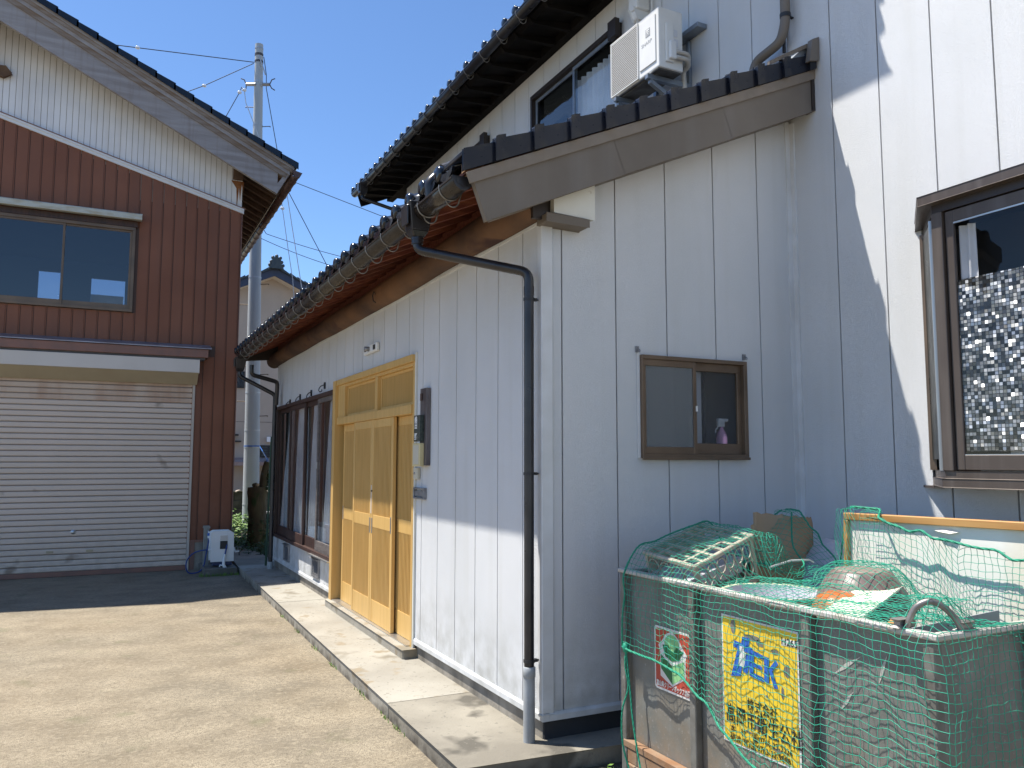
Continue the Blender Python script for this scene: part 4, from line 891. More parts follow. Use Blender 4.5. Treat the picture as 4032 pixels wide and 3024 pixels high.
# ================================================================== GARAGE
GY = 13.293
G = thing("garage", (-1.9, GY, 0), "brown corrugated steel garage with a beige roller shutter and white gable", "garage")
RX = -2.08; GR = 1.735; GL = 2 * RX - GR
def gz(x): return 6.28 + .50 * (2.469 - max(x, 2 * RX - x)) if True else 0     # tile line
def gt(x): return 6.574 + (-1.62 - x) * .279 if x > RX else 6.574 + (-1.62 - RX) * .279 - (RX - x) * .279
# hollow body: walls with openings so that the far windows show through
MB().box(GL, -1.70, GY + .03, GY + .10, 0, 7.4).box(.2, GR - .01, GY + .03, GY + .10, 0, 6.3).box(-1.70, .2, GY + .03, GY + .10, 2.9, 3.86).box(-1.70, .2, GY + .03, GY + .10, 5.15, 6.9).build("front_wall", "plaster_int", G)
MB().box(GR - .10, GR - .01, GY + .10, 18.9, 0, 6.2).box(GL, GL + .1, GY + .10, 18.9, 0, 6.2).build("side_wall", "brown_steel", G)
for c_ in ((GL, -1.46, 0, 7.4), (-1.06, -.50, 0, 7.4), (.14, GR - .1, 0, 6.1), (-1.46, -1.06, 0, 4.92), (-1.46, -1.06, 5.5, 7.4), (-.50, .14, 0, 4.92), (-.50, .14, 5.44, 7.2)):
    box("back_wall", "unlit_room", G, c_[0], c_[1], 18.8, 18.9, c_[2], c_[3])
MB().box(GL + .1, GR - .1, GY + .1, 18.8, 2.80, 2.90).build("loft_floor", "dark_wood", G)
box("rear_dimming_pane", "frosted", G, -1.46, -1.06, 18.84, 18.845, 4.92, 5.5); box("rear_dimming_pane", "frosted", G, -.50, .14, 18.84, 18.845, 4.92, 5.44)  # added over the openings to dim the bright far windows
box("stored_board", "cream_board", G, -.5, .12, 18.95, 18.97, 4.93, 5.12)
box("ceiling", "unlit_room", G, GL + .1, GR - .1, GY + .10, 18.8, 5.75, 5.79)
# gable end fill
MB().add([(GL, GY + .05, 6.0), (GR, GY + .05, 6.0), (RX, GY + .05, 8.4)], [(0, 1, 2)]).add([(GL, 18.85, 6.0), (GR, 18.85, 6.0), (RX, 18.85, 8.4)], [(0, 2, 1)]).build("gable_core", "wall_core", G)
# brown corrugated panels, one strip at a time
pw = .1645; x = GR
def clip_cells(a, c, zt):
    cells = []
    def seg(lo, hi): cells.append((lo, hi))
    return cells
while x > GL + .05:
    a, c = x - pw, x; mid = (a + c) / 2
    spans = [(.44 if mid > 1.13 else 3.40, None)] if mid > 1.13 or True else []
    if mid < 1.33 and mid > -5.2: spans = [(3.42, None)]
    if mid > 1.33: spans = [(.44, None)]
    if 1.12 < mid <= 1.33: spans = [(.44, 3.25), (3.42, None)]
    if -1.72 < mid < .20:
        spans = [(3.42, 3.85), (5.16, None)]
    for lo, hi in spans:
        b = MB()
        def poly(u0, u1): return [(u0, lo), (u1, lo), (u1, hi if hi else gt(u1)), (u0, hi if hi else gt(u0))]
        b.prism(poly(a + .002, c - .026), 'y', GY, GY + .022)
        b.prism(poly(c - .027, c - .007), 'y', GY + .010, GY + .022)
        b.build("siding_panel", "brown_steel", G)
    x -= pw
MB().add([(GL, GY + .024, .44), (-4.9, GY + .024, .44), (-4.9, GY + .024, 3.4), (1.13, GY + .024, 3.4), (1.13, GY + .024, .44), (GR, GY + .024, .44), (GR, GY + .024, gt(GR)), (RX, GY + .024, gt(RX)), (GL, GY + .024, gt(GL))],
         [(0, 1, 2, 8), (3, 4, 5, 6), (2, 3, 6, 7, 8)]).build("siding_backing", "brown_groove", G, fixn=False) if False else None
for (a, c, z0, z1) in ((GL, -1.72, 3.4, 6.0), (.21, GR, 3.4, 5.6), (1.13, GR, .44, 3.4), (-1.72, .21, 3.4, 3.85), (-1.72, .21, 5.17, 6.0)):
    box("siding_backing", "brown_groove", G, a, c, GY + .0225, GY + .028, z0, z1)
MB().prism([(GL, 6.0), (-.0, 6.0), (RX, gt(RX))], 'y', GY + .0225, GY + .028).build("siding_backing", "brown_groove", G)
box("corner_trim", "trim_brown", G, GR - .0, GR + .012, GY - .012, GY + .06, .44, 5.6)
box("base_flashing", "trim_brown", G, 1.135, GR + .01, GY - .02, GY + .02, .41, .44)
# white gable strips
ww_ = .0815; x = GR
while x > GL + .1:
    a, c = x - ww_, x
    top = lambda q: gz(q) - .32
    if top((a + c) / 2) - gt((a + c) / 2) > .02:
        MB().prism([(a + .003, gt(a) + .02), (c - .004, gt(c) + .02), (c - .004, top(c) if c > RX else top(c)), (a + .003, top(a))], 'y', GY + .012, GY + .024).build("gable_strip", "white_steel", G)
    x -= ww_
MB().prism([(GL + .3, gt(GL) + .01), (GR, gt(GR) + .01), (GR, 6.3), (RX, 8.5), (GL, 6.3)], 'y', GY + .0245, GY + .03).build("gable_backing", "white_groove", G)
MB().prism([(RX, gt(RX) - .045), (GR + .03, gt(GR + .03) - .045), (GR + .03, gt(GR + .03) + .03), (RX, gt(RX) + .03)], 'y', GY - .025, GY + .01).prism([(RX, gt(RX) + .0), (GR + .03, gt(GR + .03) + .0), (GR + .03, gt(GR + .03) + .03), (RX, gt(RX) + .03)], 'y', GY - .04, GY - .026).build("gable_trim", "trim_white", G)
MB().prism([(RX, gt(RX) + .031), (GR + .05, gt(GR + .05) + .031), (GR + .05, gt(GR + .05) + .045), (RX, gt(RX) + .045)], 'y', GY - .045, GY + .01).build("trim_flashing", "trim_brown", G)
# rusty beam end
MB().box(1.58, 1.73, GY - .06, GY + .0, 6.13, 6.33).build("beam_end", "soffit_brown", G)
MB().prism([(1.56, 6.12), (1.75, 6.12), (1.745, 5.95), (1.72, 6.08), (1.70, 5.80), (1.68, 6.02), (1.655, 5.68), (1.64, 6.0), (1.60, 6.06)], 'y', GY + .006, GY + .010).build("rust_stain", "rust", G)
# window
GW = MB().box(-1.72, .21, GY - .045, GY + .02, 5.10, 5.15).box(-1.72, .21, GY - .045, GY + .02, 3.855, 3.90).box(.165, .21, GY - .045, GY + .02, 3.90, 5.10).box(-1.72, -1.675, GY - .045, GY + .02, 3.90, 5.10).build("window", "bronze_frame", G, bevel=.003)
for a, c, dy in ((-.755, .165, -.012), (-1.675, -.72, -.030)):
    MB().box(a, a + .035, GY + dy, GY + dy + .02, 3.90, 5.10).box(c - .03, c, GY + dy, GY + dy + .02, 3.90, 5.10).box(a + .035, c - .03, GY + dy, GY + dy + .02, 3.90, 3.965).box(a + .035, c - .03, GY + dy, GY + dy + .02, 5.07, 5.10).build("sash", "bronze_frame", GW, bevel=.002)
    box("pane", "glass_loft", GW, a + .03, c - .025, GY + dy + .008, GY + dy + .011, 3.955, 5.075)
MB().prism([(GY - .20, 5.235), (GY, 5.26), (GY, 5.355), (GY - .17, 5.335), (GY - .20, 5.32)], 'x', -2.2, .285).build("window_awning", "awning", G, bevel=.004)
MB().box(-2.2, .29, GY - .17, GY, 5.336, 5.352).build("awning_flashing", "black_iron", G) if False else None
MB().box(-1.74, .23, GY - .06, GY - .002, 5.15, 5.232).build("window_head", "dark_wood", G)
# pent flashing and shutter
MB().prism([(GY - .29, 3.33), (GY, 3.41), (GY, 3.425), (GY - .29, 3.345)], 'x', -5.2, 1.33).build("pent_flashing", "lead_flashing", G)
MB().prism([(GY - .27, 3.20), (GY - .02, 3.20), (GY - .02, 3.39), (GY - .27, 3.325)], 'x', -5.2, 1.28).build("pent_fascia", "trim_brown", G, bevel=.006)
box("pent_shadow_board", "joint", G, -5.2, 1.24, GY - .23, GY - .03, 3.17, 3.199)
BXY = GY - .25
MB().prism([(BXY, 2.965), (GY - .0, 2.965), (GY, 3.168), (BXY, 3.168)], 'x', -5.1, 1.165).build("shutter_box", "shutter_box", G, bevel=.005)
MB().prism([(BXY + .002, 2.963), (GY - .03, 2.963), (GY - .03, 2.80), (GY - .06, 2.80)], 'x', -5.1, 1.155).build("shutter_box_underside", "shutter_under", G)
SH = MB().box(-5.0, 1.095, GY + .012, GY + .018, 0.0, 2.85).build("roller_shutter", "shutter_backing", G)
z = .075; i = 0
while z < 2.82:
    m_ = "shutter_rusty" if 2.45 < z else "shutter_slat"
    MB().prism([(GY + .010, z), (GY - .002, z + .003), (GY - .0055, z + .012), (GY - .0055, z + .058), (GY - .001, z + .066), (GY + .006, z + .070), (GY + .011, z + .070)], 'x', -5.0, 1.095).build("slat", m_, SH)
    z += .0815
MB().box(-5.0, 1.095, GY - .015, GY + .01, .004, .07).build("bottom_rail", "trim_brown", SH, bevel=.003)
MB().lathe([(0, -.014), (.028, -.012), (.030, 0), (.036, .002)], (-.42, GY - .006, .62), 14, 'y').build("lock", "aluminium", SH)
for xx in (-.70, -.20): MB().box(xx - .045, xx + .045, GY - .013, GY - .008, .335, .365).build("grip_plate", "shutter_under", SH)
MB().box(1.10, 1.135, GY - .03, GY + .03, 0, 2.85).build("shutter_jamb", "jamb", G, bevel=.003)
MB().box(1.14, 1.21, GY - .012, GY + .03, 0, .41).build("pilaster", "trim_brown", G)
MB().box(1.21, GR, GY - .0, GY + .10, 0, .41).build("foundation", "foundation", G)
# eaves: barge boards in stepped layers, both slopes
def slope_pair(dz0, dz1, y0, y1, name, m, x_end=2.40):
    P = [(RX, gz(RX) + dz0), (x_end, gz(x_end) + dz0), (x_end + .0, gz(x_end) + dz1), (RX, gz(RX) + dz1)]
    MB().prism(P, 'y', y0, y1).build(name, m, G, bevel=.004)
    Q = [(2 * RX - a, c) for a, c in P]; MB().prism(Q, 'y', y0, y1).build(name, m, G, bevel=.004)
slope_pair(-.60, -.27, 12.74, 12.80, "barge_board", "weathered_board", 2.18)
slope_pair(-.268, -.195, 12.72, 12.80, "barge_moulding", "weathered_brown", 2.30)
slope_pair(-.193, -.135, 12.70, 12.80, "barge_moulding", "weathered_board", 2.36)
slope_pair(-.133, -.085, 12.68, 12.80, "barge_moulding", "weathered_brown", 2.40)
slope_pair(-.083, -.035, 12.66, 12.80, "barge_moulding", "weathered_board", 2.42)
MB().prism([(2.10, gz(2.1) - .60), (2.18, gz(2.18) - .60), (2.42, gz(2.42) - .04), (2.38, gz(2.38) - .04)], 'y', 12.735, 12.81).build("barge_end", "weathered_board", G)
# soffit and rafters
MB().prism([(RX, gz(RX) - .10), (2.40, gz(2.40) - .10), (2.40, gz(2.40) - .07), (RX, gz(RX) - .07)], 'y', 12.80, 19.3).build("roof_deck", "soffit_brown", G)
MB().prism([(RX, gz(RX) - .10), (2 * RX - 2.40, gz(2.40) - .10), (2 * RX - 2.40, gz(2.40) - .07), (RX, gz(RX) - .07)], 'y', 12.80, 19.3).build("roof_deck", "soffit_brown", G)
y = 12.95
while y < 19.2:
    MB().prism([(1.55, gz(1.55) - .102), (2.36, gz(2.36) - .102), (2.36, gz(2.36) - .19), (1.55, gz(1.55) - .19)], 'y', y - .028, y + .028).build("rafter", "soffit_brown", G); y += .34
half_gutter(G, 2.455, 6.15, .062, 12.66, 19.3, "copper_gutter")
MB().prism([(2.39, 6.20), (2.54, 6.165), (2.50, 6.09), (2.42, 6.085)], 'y', 12.60, 12.66).build("gutter_end_cap", "copper_gutter", G)
gb = gbracket(G, 2.455, 6.15, .062, 13.0, "copper_gutter", False); y = 13.4
while y < 19.2: inst(gb, G, (2.455, y, 6.15)); y += .4
# garage tiles: front verge tiles one by one, rest joined
def verge_tile(x):
    b = MB(); L = .262
    P = [(x, gz(x) - .04), (x + L, gz(x + L) - .04), (x + L, gz(x + L) + .045), (x, gz(x) + .02)] if x >= RX else [(x, gz(x) - .04), (x + L, gz(x + L) - .04), (x + L, gz(x + L) + .02), (x, gz(x) + .045)]
    b.prism(P, 'y', 12.62, 12.90); return b.build("verge_tile", "glazed_tile", G, loc=(x, 12.7, gz(x)), bevel=.012)
x = 2.47 - .262
while x > RX - .1: verge_tile(x); x -= .262
x = 2 * RX - 2.47
while x < RX - .3: verge_tile(x); x += .262
b = MB()
for k in range(18):
    xa = 2.47 - k * .262
    for q in range(24): b.prism([(xa, gz(xa) - .03), (xa - .262, gz(xa - .262) - .03), (xa - .262, gz(xa - .262) + .0), (xa, gz(xa) + .03)], 'y', 12.905 + q * .27, 12.905 + q * .27 + .262)
    xb = 2 * RX - xa; b.prism([(xb, gz(xb) - .03), (xb + .262, gz(xb + .262) - .03), (xb + .262, gz(xb + .262)), (xb, gz(xb) + .03)], 'y', 12.905, 19.3)
o = b.build("upper_tiles", "glazed_tile", G); tag(o, kind="stuff")
MB().box(RX - .12, RX + .12, 12.66, 19.4, gz(RX) - .05, gz(RX) + .06).build("ridge", "glazed_tile", G, bevel=.03)
MB().prism([(RX - .28, gz(RX) - .16), (RX + .28, gz(RX) - .16), (RX + .16, gz(RX) + .08), (RX, gz(RX) + .12), (RX - .16, gz(RX) + .08)], 'y', 12.63, 12.659).build("ridge_end_tile", "glazed_tile", G, bevel=.02)
# carved pendant under the ridge whose tip shows at the left edge
MB().prism([(RX, gz(RX) - .62), (RX + .30, gz(RX) - .80), (RX + .36, gz(RX) - .98), (RX + .22, gz(RX) - 1.02), (RX, gz(RX) - 1.3), (RX - .22, gz(RX) - 1.02), (RX - .36, gz(RX) - .98), (RX - .30, gz(RX) - .80)], 'y', 12.70, 12.735).build("gable_pendant", "weathered_board", G, bevel=.01)
MB().prism([(-2.1, 7.35), (-1.72, 7.35), (-1.66, 7.27), (-1.58, 7.28), (-1.50, 7.19), (-1.60, 7.12), (-1.72, 7.15), (-1.8, 7.10), (-2.1, 7.10)], 'y', GY - .09, GY - .02).build("gable_ornament", "soffit_brown", G, bevel=.006)

# ================================================================== HOSE REEL, TAP
HB = thing("hose_reel", (1.53, 12.72, .1), "white box-shaped hose reel with dark blue base standing at the garage corner", "hose reel")
MB().prism([(1.392, .20), (1.672, .20), (1.665, .575), (1.63, .598), (1.42, .598), (1.388, .58)], 'y', 12.60, 12.85).build("housing", "white_plastic", HB, bevel=.022, seg=3)
MB().box(1.40, 1.672, 12.61, 12.84, .122, .20).build("base", "navy_plastic", HB, bevel=.006)
MB().box(1.497, 1.60, 12.594, 12.604, .36, .475).build("hose_opening", "black_iron", HB)
MB().box(1.497, 1.60, 12.592, 12.603, .485, .555).build("front_inset", "shutter_box", HB, bevel=.003)
MB().tube(smooth_path([(1.672, 12.7, .36), (1.70, 12.68, .37), (1.715, 12.66, .305), (1.775, 12.66, .31)], .02), .012, 8).build("crank", "white_plastic", HB)
MB().tube([(1.775, 12.66, .315), (1.778, 12.66, .25)], .008, 6).build("crank_knob", "black_iron", HB)
MB().tube([(1.387, 12.7, .345), (1.345, 12.7, .345)], .019, 10).build("inlet", "white_plastic", HB)
MB().tube(smooth_path([(1.595, 12.61, .43), (1.585, 12.575, .38), (1.565, 12.57, .27)], .03), .011, 8).build("hose_tail", "blue_hose", HB)
NZ = thing("spray_nozzle", (1.55, 12.56, .1), "white pistol spray nozzle hanging from the front of the hose reel", "nozzle")
MB().tube([(1.565, 12.57, .285), (1.560, 12.565, .25), (1.552, 12.56, .20), (1.548, 12.555, .14), (1.56, 12.55, .11), (1.585, 12.545, .075), (1.608, 12.54, .05)], [.014, .017, .021, .022, .024, .018, .024], 12).build("body", "white_plastic", NZ)
MB().tube([(1.545, 12.555, .125), (1.50, 12.555, .135), (1.497, 12.555, .11)], .010, 8).build("lever", "white_plastic", NZ)
TP = thing("tap_post", (1.34, 12.95, 0), "slim grey tap post between the shutter and the hose reel", "tap post")
MB().box(1.302, 1.378, 12.91, 12.99, 0, .645).build("post", "tap_post", TP, bevel=.006)
MB().prism([(1.295, .645), (1.385, .645), (1.38, .67), (1.30, .67)], 'y', 12.90, 13.0).build("cap", "tap_post", TP, bevel=.005)
MB().tube(smooth_path([(1.36, 12.91, .60), (1.362, 12.87, .60), (1.365, 12.865, .56)], .02), .011, 8).build("tap", "aluminium", TP)
MB().tube([(1.366, 12.865, .575), (1.366, 12.865, .535)], .020, 10).build("connector", "blue_plastic", TP); MB().tube([(1.367, 12.865, .532), (1.367, 12.865, .50)], .019, 10).build("collar", "white_plastic", TP)
hp = [(1.366, 12.865, .50), (1.362, 12.85, .44), (1.345, 12.84, .34), (1.325, 12.82, .22), (1.308, 12.80, .12), (1.26, 12.78, .04), (1.17, 12.77, .012), (1.09, 12.78, .03), (1.06, 12.79, .12), (1.08, 12.80, .21), (1.15, 12.80, .29), (1.25, 12.78, .33), (1.345, 12.70, .345)]
def catmull(P, n=6):
    P = [Vector(p) for p in P]; out = []
    for i in range(len(P) - 1):
        p0, p1, p2, p3 = P[max(i - 1, 0)], P[i], P[i + 1], P[min(i + 2, len(P) - 1)]
        for k in range(n):
            t = k / n; out.append(.5 * ((2 * p1) + (p2 - p0) * t + (2 * p0 - 5 * p1 + 4 * p2 - p3) * t * t + (3 * p1 - p0 - 3 * p2 + p3) * t ** 3))
    out.append(P[-1]); return out
o = MB().tube(catmull(hp), .0095, 8).build("garden_hose", "blue_hose"); tag(o, "dark blue hose looping from the tap post to the hose reel", "hose")
tag(MB().box(1.28, 1.735, 12.45, 13.28, .0, .10).build("concrete_pad", "mossy_concrete", bevel=.01), kind="structure")

# ================================================================== UTILITY POLE
PB = Vector((3.07, 20.2, 0)); PT = Vector((2.89, 20.0, 11.92))
U = thing("utility_pole", PB, "tall grey concrete utility pole rising between the garage and the entrance wing", "utility pole")
def pp(z): t = z / 11.92; return PB.lerp(PT, t)
def pr(z): return .195 - (.195 - .095) * z / 11.92
MB().tube([pp(i * 1.0) for i in range(12)] + [PT], [pr(i) for i in range(12)] + [.095], 28).build("shaft", "pole_concrete", U)
for z, h, m_ in ((11.80, .03, "steel_light"), (11.62, .06, "steel_dark"), (11.45, .05, "steel_dark"), (10.93, .05, "steel_light"), (9.85, .02, "steel_light"), (6.05, .03, "steel_light"), (3.25, .02, "steel_light"), (2.35, .02, "steel_light"), (1.95, .03, "steel_light"), (.60, .02, "steel_light")):
    MB().tube([pp(z), pp(z + h)], pr(z) + .006, 24).build("band", m_, U)
side = rt.copy()
for i, z in enumerate((10.32, 9.83, 5.9, 5.4, 4.6, 3.9, 3.7, 3.05, 2.7)):
    s_ = -1 if z in (10.32, 5.4, 3.9, 3.05) else 1
    c = pp(z); a = c + side * s_ * pr(z); MB().tube([a, a + side * s_ * .19 + Vector((0, 0, .01))], .010, 6).tube([a + side * s_ * .185, a + side * s_ * .20], .018, 6).build("step_bolt", "bolt_rusty", U)
c = pp(10.86); ca = MB()
ca.tube([c - side * .32 - Vector((0, .1, 0)), c - side * .08 - Vector((0, .1, 0))], .045, 4, smooth=False).tube([c + side * .08 - Vector((0, .1, 0)), c + side * .26 - Vector((0, .1, 0))], .045, 4, smooth=False)
CA = ca.build("cross_arm", "steel_light", U)
for s_, x_ in ((-1, .32), (1, .26)):
    e = c + side * s_ * x_ - Vector((0, .1, 0))
    MB().tube([e, e + side * s_ * .05 + Vector((0, 0, .12)), e + side * s_ * .13 + Vector((0, 0, .15))], .014, 5).tube([e, e + side * s_ * (.05 if s_ > 0 else -.0) + Vector((0, 0, -.1)), e + side * s_ * (.13 if s_ > 0 else .10) + Vector((0, 0, -.15))], .014, 5).build("hook", "steel_dark", CA)
MB().tube([pp(11.6) + side * -.02 - Vector((0, .11, 0)), pp(11.1) + side * .15 - Vector((0, .11, 0))], .016, 6).build("stay_rod", "steel_light", U)
MB().tube([pp(1.95) + side * pr(2), pp(1.9) + side * (pr(2) + .0)], .01, 5).build("strap_end", "blue_plastic", U) if False else None
MB().tube([pp(1.97), pp(2.0)], pr(2) + .008, 24).build("blue_strap", "blue_plastic", U)
def cable(name, P, r, m_, label, n=14, sag=0., cat="cable", group=None):
    P = [Vector(p) for p in P]; out = []
    for a, b_ in zip(P[:-1], P[1:]):
        for k in range(n):
            t = k / n; q = a.lerp(b_, t); q.z -= sag * 4 * t * (1 - t); out.append(q)
    out.append(P[-1]); o = MB().tube(out, r, 5).build(name, m_); tag(o, label, cat, group); return o
def insul(P, par_label):
    P = Vector(P); o = thing("insulator", P, par_label, "insulator"); MB().lathe([(0, -.05), (.02, -.045), (.038, -.022), (.034, -.006), (.042, .014), (.028, .045), (0, .05)], P, 12, 'x').build("body", "porcelain", o); return o
top = pp(11.47)
cable("power_cable", [top - side * .12, (.172, 20, 11.198), (-.443, 20, 11.141), (-9, 20.2, 10.5)], .011, "cable", "thin cable from the pole top leftwards over the garage roof, upper of two", sag=.0)
insul((.172, 20, 11.198), "white egg insulator on the upper cable nearer the garage ridge")
cable("power_cable", [top - side * .13 - Vector((0, 0, .03)), (1.65, 20, 10.596), (1.286, 20, 10.369), (-4, 20, 7.2)], .010, "cable", "thin cable sloping down left from the pole top behind the garage roof")
insul((1.65, 20, 10.596), "white egg insulator on the lower cable left of the pole")
cable("power_cable", [(2.497, 19.9, 10.697), (2.448, 19.9, 10.547), (2.139, 20, 9.861), (1.6, 20, 8.8)], .010, "cable", "short cable dropping left from the cross arm hook")
cable("power_cable", [(2.50, 19.9, 10.697), (2.554, 19.85, 10.60), (2.60, 19.85, 10.3), (3.0, 19.8, 9.3), (3.5, 19.6, 8.6), (4.1, 19.6, 5.3)], .010, "cable_light", "pale cable crossing in front of the pole down to the right")
cable("power_cable", [pp(11.6) + side * .12, (3.083, 20, 11.178), (3.09, 20, 10.844), (3.55, 20, 8.55), (4.87, 20, 6.237), (5.4, 20, 5.3)], .010, "cable", "dark cable running from the pole top down to the right")
for i, q in enumerate(((2.448, 19.88, 10.547), (2.554, 19.85, 10.616))): insul(q, ("left" if i == 0 else "right") + " of the two small white insulators under the cross arm")
insul((3.564, 20, 7.849), "white ball insulator on the cable right of the garage eave")
cable("power_cable", [(3.40, 20, 9.3), (3.564, 20, 7.849), (3.72, 20, 6.9), (3.86, 20, 6.1), (4.0, 20, 4.6)], .009, "cable_light", "pale cable hanging below the ball insulator")
cable("power_cable", [pp(7.5) + side * .1 + Vector((0, 0, .0)), (3.195, 20, 7.158), (5.332, 20, 6.766), (9, 20, 6.2)], .008, "cable", "upper of two parallel wires running right from the pole", sag=.03)
cable("power_cable", [pp(7.05) + side * .1, (4.629, 20, 6.58), (9, 20, 5.6)], .008, "cable", "lower of two parallel wires running right from the pole", sag=.03)
cable("power_cable", [(3.0, 20, 8.9), (3.884, 20, 8.547), (6.043, 20, 8.016), (10, 20, 7.2)], .009, "cable", "single wire crossing the sky between the garage and the main roof")
0 and cable("power_cable", [(2.0, 20.5, 6.55), (2.75, 20.3, 6.02), (3.0, 20.2, 5.75), (3.2, 20.1, 5.55), (4.6, 22, 5.3), (7, 24, 4.9)], .009, "cable", "wire passing low behind the pole towards the tan house")

# ================================================================== TAN HOUSE BEHIND
T = thing("tan_house", (5.05, 30, 0), "tan rendered house with a dark blue gable behind the utility pole", "house")
def tz(x): return 8.54 - .455 * abs(x - 5.06)
MB().prism([(2.4, 0), (8.0, 0), (8.0, tz(8.0) - .3), (5.06, tz(5.06) - .27), (2.4, tz(2.4) - .3)], 'y', 30, 38).build("wall", "tan_render", T)
for s_ in (-1, 1):
    e = 5.06 + s_ * 3.3; MB().prism([(5.06, tz(5.06)), (e, tz(e)), (e, tz(e) - .28), (5.06, tz(5.06) - .28)], 'y', 29.45, 29.53).build("barge_board", "navy_barge", T)
    MB().prism([(5.06, tz(5.06) - .28), (e, tz(e) - .28), (e, tz(e) - .24), (5.06, tz(5.06) - .24)], 'y', 29.53, 30.0).build("soffit", "shutter_box", T)
    k = 0
    while k < 13:
        a = 5.06 + s_ * k * .26; c = a + s_ * .26; MB().prism([(a, tz(a) + .10), (c, tz(c) + .05), (c, tz(c)), (a, tz(a))], 'y', 29.35, 38.4).build("roof_course", "roof_far", T); k += 1
ro = MB().box(4.93, 5.19, 29.3, 38.4, 8.5, 8.75).build("ridge", "roof_far", T, bevel=.03)
b = MB(); b.prism([(4.80, 8.48), (5.32, 8.48), (5.24, 8.62), (5.22, 8.78), (5.16, 8.86), (5.06, 8.92), (4.96, 8.86), (4.90, 8.78), (4.88, 8.62)], 'y', 29.2, 29.3)
for q in ((5.06, 8.93), (4.93, 8.87), (5.19, 8.87), (4.88, 8.72), (5.24, 8.72), (4.83, 8.60), (5.29, 8.60)): b.lathe([(0, -.05), (.06, -.045), (.06, .045), (0, .05)], (q[0], 29.25, q[1]), 8, 'y')
b.build("ridge_ornament", "roof_far", ro)
MB().prism([(29.4, 1.46), (30, 1.62), (30, 1.74), (29.4, 1.58)], 'x', 3.2, 6.2).build("pent_roof", "pink_roof", T)
box("wall_seam", "joint", T, 2.5, 7.8, 29.992, 29.999, 3.0, 3.015)
tw = box("window", "black_iron", T, 4.80, 5.6, 29.95, 29.99, 1.75, 2.18)
for i in range(4): box("louvre", "roof_far", tw, 4.86, 5.06, 29.93, 29.949, 1.80 + i * .09, 1.85 + i * .09); box("louvre", "roof_far", tw, 5.12, 5.5, 29.93, 29.949, 1.80 + i * .09, 1.85 + i * .09)
box("meter_box", "porcelain", T, 5.02, 5.22, 29.88, 29.999, 2.30, 2.48)
t2 = box("window", "black_iron", T, 3.8, 4.2, 29.95, 29.99, 4.2, 4.80); box("pane", "glass", t2, 3.84, 4.16, 29.93, 29.949, 4.25, 4.76)
box("wall_bracket", "black_iron", T, 3.85, 4.12, 29.7, 29.99, 2.28, 2.33); box("wall_bracket", "black_iron", T, 3.85, 4.02, 29.7, 29.99, 2.50, 2.56)
# block wall
BWL = thing("block_wall", (4, 22, 0), "low weathered concrete block wall with tiled capping behind the tree stump", "wall")
bl = None
for r_ in range(4):
    for c_ in range(12):
        p = (2.35 + c_ * .385 + (.19 if r_ % 2 else 0), 22, r_ * .215 - .02)
        if bl is None: bl = MB().box(p[0], p[0] + .377, 22, 22.12, p[2], p[2] + .207).build("block", "block", BWL, loc=p, bevel=.008)
        else: inst(bl, BWL, p)
box("mortar", "wall_core", BWL, 2.35, 7.1, 22.015, 22.1, -.02, .84)
cap = None
for c_ in range(24):
    p = (2.35 + c_ * .2, 22.06, .845)
    if cap is None:
        cap = MB().prism([(p[0] + .2 * i / 8, .845 + .035 * math.sin(math.pi * i / 8)) for i in range(9)] + [(p[0] + .2 * i / 8, .815 + .035 * math.sin(math.pi * i / 8)) for i in range(8, -1, -1)], 'y', 21.93, 22.19).build("cap_tile", "wall_cap", BWL, loc=p)
    else: inst(cap, BWL, p)
# tree stump
ST = thing("tree_stump", (2.49, 15.5, 0), "sawn-off dark tree stump with one stub branch in front of the utility pole", "tree stump")
b = MB(); P = []; rr = []
rnd = random.Random(3)
for i in range(13):
    z = i * .098 - .02; P.append((2.465 + .012 * math.sin(z * 4), 15.5, z)); rr.append(.165 * (1.15 - .3 * min(z, .4)) * rnd.uniform(.93, 1.03) if i else .22)
b.tube(P, rr, 14); b.build("trunk", "bark", ST)
MB().tube([(2.53, 15.5, 1.0), (2.55, 15.48, 1.15), (2.565, 15.47, 1.35), (2.59, 15.46, 1.52), (2.615, 15.45, 1.62)], [.085, .075, .07, .062, .055], 10).build("branch", "bark", ST)
MB().lathe([(0, -.012), (.030, -.010), (.034, .02)], (2.44, 15.36, 1.20), 10, 'y').build("cut_face", "cut_wood", ST)
MB().tube([(2.42, 15.42, 1.15), (2.40, 15.40, 1.20), (2.37, 15.38, 1.19)], [.07, .05, .04], 8).tube([(2.33, 15.45, 1.0), (2.32, 15.43, .7), (2.335, 15.43, .5)], [.02, .025, .015], 6).build("bark_stub", "bark", ST)
o = MB().tube([(2.47, 19.2, 1.97), (3.02, 19.9, 1.98), (3.25, 20.0, 1.95)], .01, 5).build("x", "blue_plastic"); bpy.data.objects.remove(o)
cable("blue_rope", [pp(1.98) + side * .19, (2.62, 15.5, 1.66), (2.60, 15.47, 1.58)], .010, "blue_plastic", "blue rope tied from the utility pole to the stump's branch", cat="rope")
